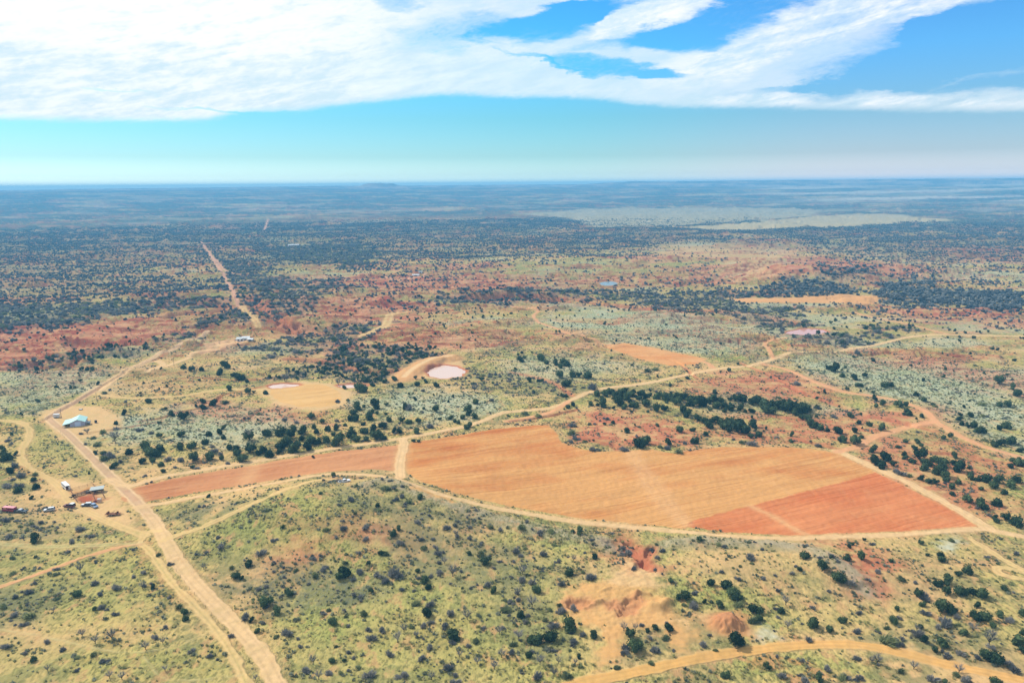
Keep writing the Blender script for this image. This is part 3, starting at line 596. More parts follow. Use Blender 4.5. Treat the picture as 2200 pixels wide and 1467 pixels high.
# roads
rcol = dict(main=COL['road'], two=alb(246, 206, 140), red=alb(244, 178, 128), orange=alb(246, 188, 112), farred=alb(236, 178, 144), grass=alb(214, 198, 138))
road_line = []
for i, (nm, wd, kind, lab, o) in enumerate(ROADS):
    L = smooth_line(AT(o), 2); road_line.append(L)
    q = line_on_grid(L, wd * 2 + 12)
    hw = wd / 2
    soft = np.maximum(0.35, 0.0007 * gr)
    qq = q + nC * (1.3 if wd > 2 else 0.5) + nB * 0.8
    w = 1 - sst(hw - soft, hw + soft * 2.2, qq)
    c = np.broadcast_to(rcol[kind], GX.shape + (3,))
    if i == 0:      # duller gravel on the stretch above the corral
        c = lerp(c, alb(224, 182, 142), sst(330, 400, gr)); c = lerp(c, alb(252, 212, 160), np.exp(-((q - hw * 0.85) / 0.8) ** 2) * sst(330, 400, gr))
    k = 1.0
    if kind in ('two', 'grass') and wd > 2: k = 1 - 0.45 * np.exp(-(q / (0.16 * wd)) ** 2)
    if kind in ('grass',): k = k * 0.6
    w = w * k * (0.9 + 0.3 * nC) * (np.clip(0.75 + 1.3 * nC + 0.8 * nB, 0.15, 1) if wd < 1 else 1)
    col = lerp(col, c * (1 + 0.10 * nB + 0.12 * nC)[..., None], w)
    sh = np.exp(-((q - hw * 1.15) / (0.35 * wd)) ** 2) * 0.35 * (q > hw); col = lerp(col, COL['tan'], sh)
    if kind in ('main', 'orange', 'two') and wd > 3:
        for off in (-0.24, 0.24): col = lerp(col, c * 0.74, np.exp(-((q - abs(off) * wd) / 0.40) ** 2) * (0.28 + 0.3 * nB))
    kill = 1 - 0.9 * sst(0, 1, w * 1.5); tuft *= kill; sage *= kill; grey *= kill; furrow *= kill
    cls[q < hw] = 100 + i
# pond rims
for i, (k, (p, z)) in enumerate(PONDS.items()):
    sd = poly_on_grid(p, 40); w = sst(-5, -0.5, sd)
    col = lerp(col, alb(206, 116, 84) if k != 'grey_e' else alb(190, 150, 110), w * 0.85); tuft *= 1 - w; sage *= 1 - w
col = np.clip(col, 0.01, 0.9)

def sheet(name, mask, mat, label=None, **props):
    """the faces of the grid picked by mask as one mesh object"""
    ii, jj = np.nonzero(mask)
    if len(ii) == 0: return None
    a = ii * NA + jj
    quads = np.stack([a, a + 1, a + NA + 1, a + NA], 1)[:, ::-1]
    uniq, inv = np.unique(quads.ravel(), return_inverse=True)
    co = np.stack([GX.ravel()[uniq], GY.ravel()[uniq], GZ.ravel()[uniq]], 1).astype(np.float32)
    me = bpy.data.meshes.new(name)
    me.vertices.add(len(uniq)); me.vertices.foreach_set('co', co.ravel())
    n = len(quads)
    me.loops.add(n * 4); me.loops.foreach_set('vertex_index', inv.astype(np.int32).ravel())
    me.polygons.add(n); me.polygons.foreach_set('loop_start', np.arange(0, n * 4, 4, dtype=np.int32)); me.polygons.foreach_set('loop_total', np.full(n, 4, np.int32))
    me.update(calc_edges=True)
    me.polygons.foreach_set('use_smooth', np.ones(n, bool))
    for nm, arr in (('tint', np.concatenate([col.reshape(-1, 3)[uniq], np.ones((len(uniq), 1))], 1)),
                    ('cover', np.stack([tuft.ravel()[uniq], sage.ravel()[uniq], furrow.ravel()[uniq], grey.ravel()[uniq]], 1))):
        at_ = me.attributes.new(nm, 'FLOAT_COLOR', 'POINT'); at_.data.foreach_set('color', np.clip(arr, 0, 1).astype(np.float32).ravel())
    me.materials.append(mat)
    o = bpy.data.objects.new(name, me); C.objects.link(o)
    if label: o['label'] = label
    for k, v in props.items(): o[k] = v
    return o

def new_mat(name):
    m = bpy.data.materials.new(name); m.use_nodes = True; nt = m.node_tree; nt.nodes.clear()
    b = N(nt, 'ShaderNodeBsdfPrincipled'); o = N(nt, 'ShaderNodeOutputMaterial', ins={0: b.outputs[0]})
    return m, nt, b
# ground material: painted soil and grass tint broken up by clumps, tufts, sage speckle and furrows
gmat, nt, b = new_mat('ground_cover')
geo = N(nt, 'ShaderNodeNewGeometry').outputs['Position']
tint_n = N(nt, 'ShaderNodeAttribute', attribute_name='tint').outputs['Color']
cov = N(nt, 'ShaderNodeAttribute', attribute_name='cover')
sp = N(nt, 'ShaderNodeSeparateColor', ins={0: cov.outputs['Color']})
T_, S_, Fw = (Nx(nt, sp.outputs[i]) for i in range(3)); G_ = Nx(nt, cov.outputs['Alpha'])
mp = N(nt, 'ShaderNodeMapping', ins={0: geo, 3: (1.0, 0.55, 1.0)}).outputs[0]
n_t = noise(nt, mp, 0.85, 4, 0.62)         # tufts about a metre across
n_m = noise(nt, mp, 0.20, 4, 0.6)
n_g = noise(nt, geo, 0.06, 3, 0.55)
n_f = noise(nt, geo, 2.4, 3, 0.6)
c1 = mixc(nt, (n_t.step(0.51, 0.60)) * T_ * 0.85, tint_n, mixc(nt, 1.0, tint_n, (1.26, 1.20, 1.06), 'MULTIPLY'))
c1 = mixc(nt, (n_t.step(0.50, 0.42)) * T_ * 0.9, c1, alb(112, 112, 64))  # dark olive gaps: crevice shade between tufts painted into the colour
c1 = mixc(nt, (n_m.step(0.52, 0.66)) * T_ * 0.45, c1, alb(162, 156, 92))
c1 = mixc(nt, (n_m.step(0.47, 0.34)) * (T_ * 0.75 + 0.12), c1, alb(226, 172, 120))
c1 = mixc(nt, (n_t.step(0.52, 0.42)) * S_ * 0.60, c1, alb(150, 158, 126))
c1 = mixc(nt, (n_f.step(0.56, 0.66)) * S_ * 0.6, c1, alb(222, 224, 196))
c1 = mixc(nt, (n_t * 0.6 + n_m * 0.4).step(0.47, 0.60) * G_ * 0.75, c1, alb(112, 116, 98))
c1 = mixc(nt, (n_g - 0.5) * 1.2 + 0.0, c1, mixc(nt, 1.0, c1, (0.80, 0.84, 0.86), 'MULTIPLY'))
c1 = mixc(nt, (n_f - 0.40).clamp() * 0.55, c1, mixc(nt, 1.0, c1, (0.72, 0.72, 0.74), 'MULTIPLY'))
# furrows: narrow dark lines along the ploughing direction
sx = N(nt, 'ShaderNodeSeparateXYZ', ins={0: geo})
px_, py_ = Nx(nt, sx.outputs[0]), Nx(nt, sx.outputs[1])
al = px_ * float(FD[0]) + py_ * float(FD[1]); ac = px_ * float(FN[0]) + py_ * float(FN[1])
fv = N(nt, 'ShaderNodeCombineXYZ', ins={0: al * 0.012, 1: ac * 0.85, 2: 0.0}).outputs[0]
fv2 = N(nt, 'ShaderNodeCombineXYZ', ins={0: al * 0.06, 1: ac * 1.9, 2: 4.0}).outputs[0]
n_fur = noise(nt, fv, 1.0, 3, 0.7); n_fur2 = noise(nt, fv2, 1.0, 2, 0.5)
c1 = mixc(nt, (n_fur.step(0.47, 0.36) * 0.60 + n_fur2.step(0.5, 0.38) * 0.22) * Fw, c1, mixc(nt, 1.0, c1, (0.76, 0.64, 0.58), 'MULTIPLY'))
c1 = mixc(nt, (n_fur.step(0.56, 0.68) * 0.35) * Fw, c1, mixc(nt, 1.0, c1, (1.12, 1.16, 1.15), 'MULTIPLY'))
hgt = n_t * T_ * 1.1 + n_f * (T_ * 0.15 + 0.06) + n_t * S_ * 0.4 + n_m * 0.35 + n_fur * Fw * 0.35
bump = N(nt, 'ShaderNodeBump', ins={'Height': hgt, 'Strength': 0.9, 'Distance': 1.0})
nt.links.new(c1, b.inputs['Base Color']); nt.links.new(bump.outputs[0], b.inputs['Normal'])
b.inputs['Roughness'].default_value = 1.0; b.inputs['Specular IOR Level'].default_value = 0.0

fcls = cls[:-1, :-1]
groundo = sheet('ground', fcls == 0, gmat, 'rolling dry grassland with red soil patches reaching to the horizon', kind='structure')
for i, (nm, key, lab, o) in enumerate(FIELDS): sheet(nm, fcls == 1 + i, gmat, lab, kind='structure')
for i, (nm, wd, kind, lab, o) in enumerate(ROADS): sheet(nm, fcls == 100 + i, gmat, lab, kind='structure')

# pond water
def water_mat(name, c, rough):
    m, nt, b = new_mat(name)
    b.inputs['Base Color'].default_value = (*c, 1); b.inputs['Roughness'].default_value = rough; b.inputs['IOR'].default_value = 1.33
    nn = noise(nt, N(nt, 'ShaderNodeNewGeometry').outputs['Position'], 0.6, 3, 0.5)
    bp = N(nt, 'ShaderNodeBump', ins={'Height': nn, 'Strength': 0.12, 'Distance': 0.1}); nt.links.new(bp.outputs[0], b.inputs['Normal'])
    return m
wd_ = water_mat('red_pink_water', alb(240, 172, 150), 0.12)
wm = {'pink': water_mat('muddy_pink_water', alb(250, 212, 190), 0.10), 'grey': water_mat('grey_water', alb(150, 160, 160), 0.2)}
PL = {'pink_a': 'oval pale pink pond behind the curved earth dam', 'pink_b': 'pale pond along the top of the rounded tan clearing', 'pink_c': 'small shallow pink puddle beside the creek thicket',
      'pink_d': 'far pink pond with a red bank, in front of the right-hand brush', 'grey_e': 'tiny blue grey pond in the far meadow'}
for k, (p, z) in PONDS.items():
    pp = p; c = pp.mean(0); pp = c + (pp - c) * 1.03
    me = bpy.data.meshes.new('pond'); me.from_pydata([(x, y, z) for x, y in pp], [], [list(range(len(pp)))]); me.update()
    if me.polygons[0].normal.z < 0: me.flip_normals()
    me.materials.append(wd_ if k == 'pink_d' else wm[k.split('_')[0]])
    o = bpy.data.objects.new('pond_water', me); C.objects.link(o); o['kind'] = 'structure'; o['label'] = PL[k]

# ------------------------------------------------------------------ far mesas on the horizon
mm, nt, b = new_mat('mesa_rock')
gz = N(nt, 'ShaderNodeNewGeometry').outputs['Position']
mn = noise(nt, N(nt, 'ShaderNodeMapping', ins={0: gz, 3: (0.004, 0.004, 0.03)}).outputs[0], 1.0, 4, 0.6)
nt.links.new(mixc(nt, mn.step(0.4, 0.62), alb(120, 104, 88), alb(205, 172, 140)), b.inputs['Base Color']); b.inputs['Roughness'].default_value = 1
def mesa(label, prof, dist, depth):
    """prof: photo x, top y; a flat-topped ridge at DIST metres with real depth and sloping sides"""
    xs = np.arange(prof[0][0], prof[-1][0] + 1, 3.0); ys = np.interp(xs, [p[0] for p in prof], [p[1] for p in prof]) + 0.7 * fbm(xs / 14, xs * 0, 90, 3)
    d = rays(xs, ys); k = dist / np.hypot(d[:, 0], d[:, 1]); tops = np.stack([d[:, 0] * k, d[:, 1] * k, CAM_Z + d[:, 2] * k], 1)
    out = tops[:, :2] / np.linalg.norm(tops[:, :2], axis=1)[:, None]
    rows = []
    for off, f in ((-500, -0.2), (-240, 0.55), (-100, 0.75), (-45, 0.72), (0, 1.0), (depth, 1.0), (depth + 60, .7), (depth + 900, -0.2)):
        z = 110 + (tops[:, 2] - 110) * f if f > 0 else np.full(len(xs), 90.0)
        wob = 60 * fbm(xs / 11, xs * 0 + off, 95, 3) * (off < 0)
        rows.append(np.stack([tops[:, 0] + out[:, 0] * (off + wob), tops[:, 1] + out[:, 1] * (off + wob), z], 1))
    v = np.concatenate(rows); n = len(xs)
    f = [(i * n + j, i * n + j + 1, (i + 1) * n + j + 1, (i + 1) * n + j) for i in range(len(rows) - 1) for j in range(n - 1)]
    me = bpy.data.meshes.new('mesa'); me.from_pydata(v.tolist(), [], f); me.materials.append(mm); me.update()
    o = bpy.data.objects.new('mesa_hill', me); C.objects.link(o); o['kind'] = 'structure'; o['label'] = label
mesa('small flat-topped mesa standing alone on the horizon', [(740, 404), (772, 400.5), (782, 396), (790, 394), (822, 393.5), (830, 395.5), (836, 394), (845, 394.5), (852, 398), (880, 401), (910, 404)], 8900, 350)
mesa('long low mesa line along the right horizon', [(1180, 403), (1290, 393.5), (1340, 391.5), (1360, 389.5), (1400, 390.5), (1500, 389.5), (1620, 388), (1750, 387), (1850, 386), (1930, 384.5), (1960, 386.5), (1990, 384.5), (2080, 384), (2200, 383), (2400, 381.5)], 9200, 2500)
mesa('low dark ridge along the left horizon', [(-200, 411), (0, 410.0), (110, 408), (130, 407), (250, 405.5), (400, 404), (520, 402), (640, 401), (690, 400), (760, 399.5), (900, 399), (1100, 397), (1300, 396)], 9800, 2500)

# ------------------------------------------------------------------ plants
def leaf_mat(name, c1, c2, sc=2.5, rnd=0.35, tr=0.0):
    m, nt, b = new_mat(name)
    oc = N(nt, 'ShaderNodeTexCoord').outputs['Object']
    oi = N(nt, 'ShaderNodeObjectInfo')
    n = noise(nt, oc, sc, 3, 0.6)
    v = (n - 0.5) * 2.2 + (Nx(nt, oi.outputs['Random']) - 0.5) * rnd * 2 + 0.5
    cc = mixc(nt, v.clamp(), c1, c2); nt.links.new(cc, b.inputs['Base Color'])
    if tr:
        tl = N(nt, 'ShaderNodeBsdfTranslucent', ins={0: cc}); mx = N(nt, 'ShaderNodeMixShader', ins={0: tr, 1: b.outputs[0], 2: tl.outputs[0]})
        out_ = [n for n in nt.nodes if n.type == 'OUTPUT_MATERIAL'][0]; nt.links.new(mx.outputs[0], out_.inputs[0])
    b.inputs['Roughness'].default_value = 0.9; b.inputs['Specular IOR Level'].default_value = 0.15
    return m
M_JUN = leaf_mat('juniper_foliage', (0.020, 0.040, 0.018), (0.085, 0.120, 0.048), 4.0, 0.55, 0.2)
M_GREY = leaf_mat('grey_twigs', (0.135, 0.14, 0.14), (0.29, 0.27, 0.24), 4.0, 0.5, 0.3)
M_GOLD = leaf_mat('budding_twigs', (0.11, 0.14, 0.07), (0.28, 0.30, 0.13), 4.0, 0.5, 0.4)
M_BARK = leaf_mat('bark', (0.06, 0.05, 0.04), (0.12, 0.10, 0.08), 6.0)
M_TUFT = leaf_mat('straw_tufts', (0.26, 0.27, 0.11), (0.52, 0.46, 0.24), 1.5, 0.5, 0.5)
M_SAGE = leaf_mat('sage_clumps', (0.12, 0.14, 0.09), (0.33, 0.34, 0.24), 1.5, 0.5, 0.45)
M_FAR = leaf_mat('hazed_far_scrub_foliage', (0.030, 0.038, 0.044), (0.120, 0.122, 0.112), 1.0, 0.8)  # blue-grey of distance haze partly put into this foliage colour
class MB:
    def __init__(s): s.v, s.f = [], []
    def tri_cloud(s, pts, size, rg, flatten=0.75, out=None):
        """little leaf clumps: bent quads at the points"""
        for i, p in enumerate(pts):
            a = rg.normal(size=3); a /= np.linalg.norm(a)
            b = np.cross(a, rg.normal(size=3)); b /= np.linalg.norm(b)
            c = np.cross(a, b)
            k = size * (0.6 + 0.8 * rg.random()); n = len(s.v)
            s.v += [tuple(p - a * k), tuple(p + b * k * .8), tuple(p + a * k), tuple(p - b * k * .8 + c * k * .5)]
            s.f += [(n, n + 1, n + 2), (n, n + 2, n + 3)]
    def ico(s, c, r, rg, sub=1, amp=0.18, sq=1.0):
        bm = bmesh.new(); bmesh.ops.create_icosphere(bm, subdivisions=sub, radius=1.0); n = len(s.v)
        for v in bm.verts:
            k = r * (1 + amp * rg.normal()); s.v.append((c[0] + v.co.x * k, c[1] + v.co.y * k, max(c[2] + v.co.z * k * sq, 0.0)))
        s.f += [tuple(x.index + n for x in f.verts) for f in bm.faces]; bm.free()
    def tube(s, a, b, r0, r1, k=5):
        a, b = np.array(a, float), np.array(b, float); d = b - a; d /= np.linalg.norm(d) + 1e-9
        u = np.cross(d, [0.3, 0.9, 0.2]); u /= np.linalg.norm(u); w = np.cross(d, u); n = len(s.v)
        for p, r in ((a, r0), (b, r1)):
            for i in range(k):
                t = 2 * math.pi * i / k; s.v.append(tuple(p + r * (math.cos(t) * u + math.sin(t) * w)))
        s.f += [(n + i, n + (i + 1) % k, n + k + (i + 1) % k, n + k + i) for i in range(k)]
    def box(s, c, d, rz=0.0):
        n = len(s.v); cc, ss = math.cos(rz), math.sin(rz)
        for z in (-1, 1):
            for x, y in ((-1, -1), (1, -1), (1, 1), (-1, 1)):
                X_, Y_ = x * d[0] / 2, y * d[1] / 2
                s.v.append((c[0] + X_ * cc - Y_ * ss, c[1] + X_ * ss + Y_ * cc, c[2] + z * d[2] / 2))
        s.f += [(n + 3, n + 2, n + 1, n), (n + 4, n + 5, n + 6, n + 7)] + [(n + i, n + (i + 1) % 4, n + 4 + (i + 1) % 4, n + 4 + i) for i in range(4)]
    def mesh(s, name, mat, smooth=False):
        me = bpy.data.meshes.new(name); me.from_pydata([tuple(map(float, v)) for v in s.v], [], s.f); me.materials.append(mat); me.update()
        if smooth: me.polygons.foreach_set('use_smooth', [True] * len(me.polygons))
        return me
def juniper_mesh(seed, n=430, lobes=6):
    rg = np.random.default_rng(seed); m = MB(); L = []
    for i in range(lobes):
        a = rg.random() * 6.28; d = 0.0 if i == 0 else 0.10 + 0.20 * rg.random(); r = (0.30 if i == 0 else 0.16 + 0.12 * rg.random())
        L.append((np.array([math.cos(a) * d, math.sin(a) * d, (0.36 if i == 0 else 0.16 + 0.40 * rg.random())]), r))
    for c, r in L: m.ico(c, r * 0.82, rg, 1, 0.12, 1.0)
    pts = []
    while len(pts) < n:
        c, r = L[rg.integers(len(L))]; d = rg.normal(size=3); d /= np.linalg.norm(d); p = c + d * r * (0.82 + 0.32 * rg.random())
        if p[2] < 0.02: continue
        pts.append(p)
    m.tri_cloud(pts, 0.050, rg)
    return m.mesh('juniper_crown', M_JUN)
def trunk_mesh(seed, h=0.45):
    rg = np.random.default_rng(seed); m = MB()
    m.tube((0, 0, -0.04), (0.02, 0.01, h * 0.5), 0.035, 0.025, 6); m.tube((0.02, 0.01, h * 0.5), (0.05, -0.03, h), 0.025, 0.012, 6)
    for i in range(3):
        a = i * 2.1 + rg.random(); m.tube((0.01, 0, h * 0.3), (0.16 * math.cos(a), 0.16 * math.sin(a), h * 0.85), 0.018, 0.008, 5)
    return m.mesh('juniper_trunk', M_BARK)
def twig_mesh(seed, n=300, mat=None, tall=0.62, spread=0.5, base=0.0):
    rg = np.random.default_rng(seed); m = MB()
    for i in range(n):
        if i % 60 == 0: lc = rg.normal(size=2) * 0.20; lr = 0.22 + 0.20 * rg.random()
        a = rg.random() * 6.28; q = math.sqrt(rg.random()); el_ = math.acos(min(1, q))
        o = np.array([lc[0] + math.cos(a) * q * lr, lc[1] + math.sin(a) * q * lr, base + tall * (lr / 0.42) * (math.sin(el_) ** 0.8) * (0.6 + 0.5 * rg.random())])
        s0 = o * np.array([0.25 + 0.3 * rg.random()] * 2 + [0.0]) + [0, 0, base * 0.8 + rg.random() * (o[2] - base) * 0.5]
        w = 0.010 + 0.012 * rg.random(); t = np.cross(o - s0, rg.normal(size=3)); t /= np.linalg.norm(t) + 1e-9
        mid = (s0 + o) / 2 + rg.normal(size=3) * 0.03; n0 = len(m.v)
        m.v += [tuple(s0 - t * w), tuple(s0 + t * w), tuple(mid + t * w * 1.5), tuple(mid - t * w * 1.5), tuple(o)]
        m.f += [(n0, n0 + 1, n0 + 2, n0 + 3), (n0 + 3, n0 + 2, n0 + 4)]
    return m.mesh('twigs', mat or M_GREY)
def far_mesh(seed, mat, n=3):
    rg = np.random.default_rng(seed); m = MB()
    for i in range(n): m.ico((0.26 * rg.normal() * 0.7, 0.26 * rg.normal() * 0.7, 0.28 + 0.1 * rg.random()), 0.30 + 0.08 * rg.random(), rg, 1, 0.20, 0.95)
    return m.mesh('far_crown', mat)
def tuft_mesh(seed, mat, n=26, h=0.55):
    rg = np.random.default_rng(seed); m = MB()
    for i in range(n):
        a = rg.random() * 6.28; q = rg.random() ** 0.6 * 0.5; o = np.array([math.cos(a) * q, math.sin(a) * q, h * (1 - 1.2 * q * q) * (0.6 + 0.5 * rg.random())])
        s0 = np.array([o[0] * 0.6, o[1] * 0.6, -0.05]); t = np.array([-math.sin(a + rg.normal() * .6), math.cos(a + rg.normal() * .6), 0]) * (0.07 + 0.05 * rg.random()); n0 = len(m.v)
        m.v += [tuple(s0 - t), tuple(s0 + t), tuple(o + t * .5), tuple(o - t * .5)]; m.f += [(n0, n0 + 1, n0 + 2, n0 + 3)]
    return m.mesh('tuft', mat)
def tree_branches(seed):
    rg = np.random.default_rng(seed); tr = MB(); cr = MB()
    tr.tube((0, 0, -0.03), (0.03, 0.0, 0.20), 0.035, 0.026, 6)
    for i in range(5):
        a = i * 1.26 + rg.random() * 0.6; e = np.array([0.26 * math.cos(a), 0.26 * math.sin(a), 0.48 + 0.12 * rg.random()])
        tr.tube((0.03, 0, 0.19), tuple(e), 0.020, 0.010, 5)
        for k in range(44):
            s0 = np.array([0.03, 0, 0.19]) + (e - [0.03, 0, 0.19]) * (0.35 + 0.65 * rg.random()); d = rg.normal(size=3) * 0.16 + (e - [0, 0, 0.2]) * 0.35; d[2] = abs(d[2])
            o = s0 + d; t = np.cross(d, rg.normal(size=3)); t /= np.linalg.norm(t) + 1e-9; w = 0.007 + 0.007 * rg.random(); n0 = len(cr.v)
            cr.v += [tuple(s0 - t * w), tuple(s0 + t * w), tuple(o)]; cr.f += [(n0, n0 + 1, n0 + 2)]
    return tr.mesh('mesquite_trunk', M_BARK), cr.mesh('mesquite_crown', M_GREY)
JUN = [juniper_mesh(200 + i, 430, 5 + i % 4) for i in range(7)]; TRK = [trunk_mesh(300 + i) for i in range(2)]
GRY = [twig_mesh(400 + i, 240, M_GREY if i % 3 else M_GOLD, 0.50 + 0.05 * (i % 3)) for i in range(6)]
MSQ = [tree_branches(500 + i) for i in range(3)]
FARJ = [far_mesh(600 + i, M_FAR, 2 + i % 3) for i in range(5)]
TUF = [tuft_mesh(700 + i, M_TUFT) for i in range(4)]; SAG = [tuft_mesh(720 + i, M_SAGE, 34, 0.5) for i in range(4)]

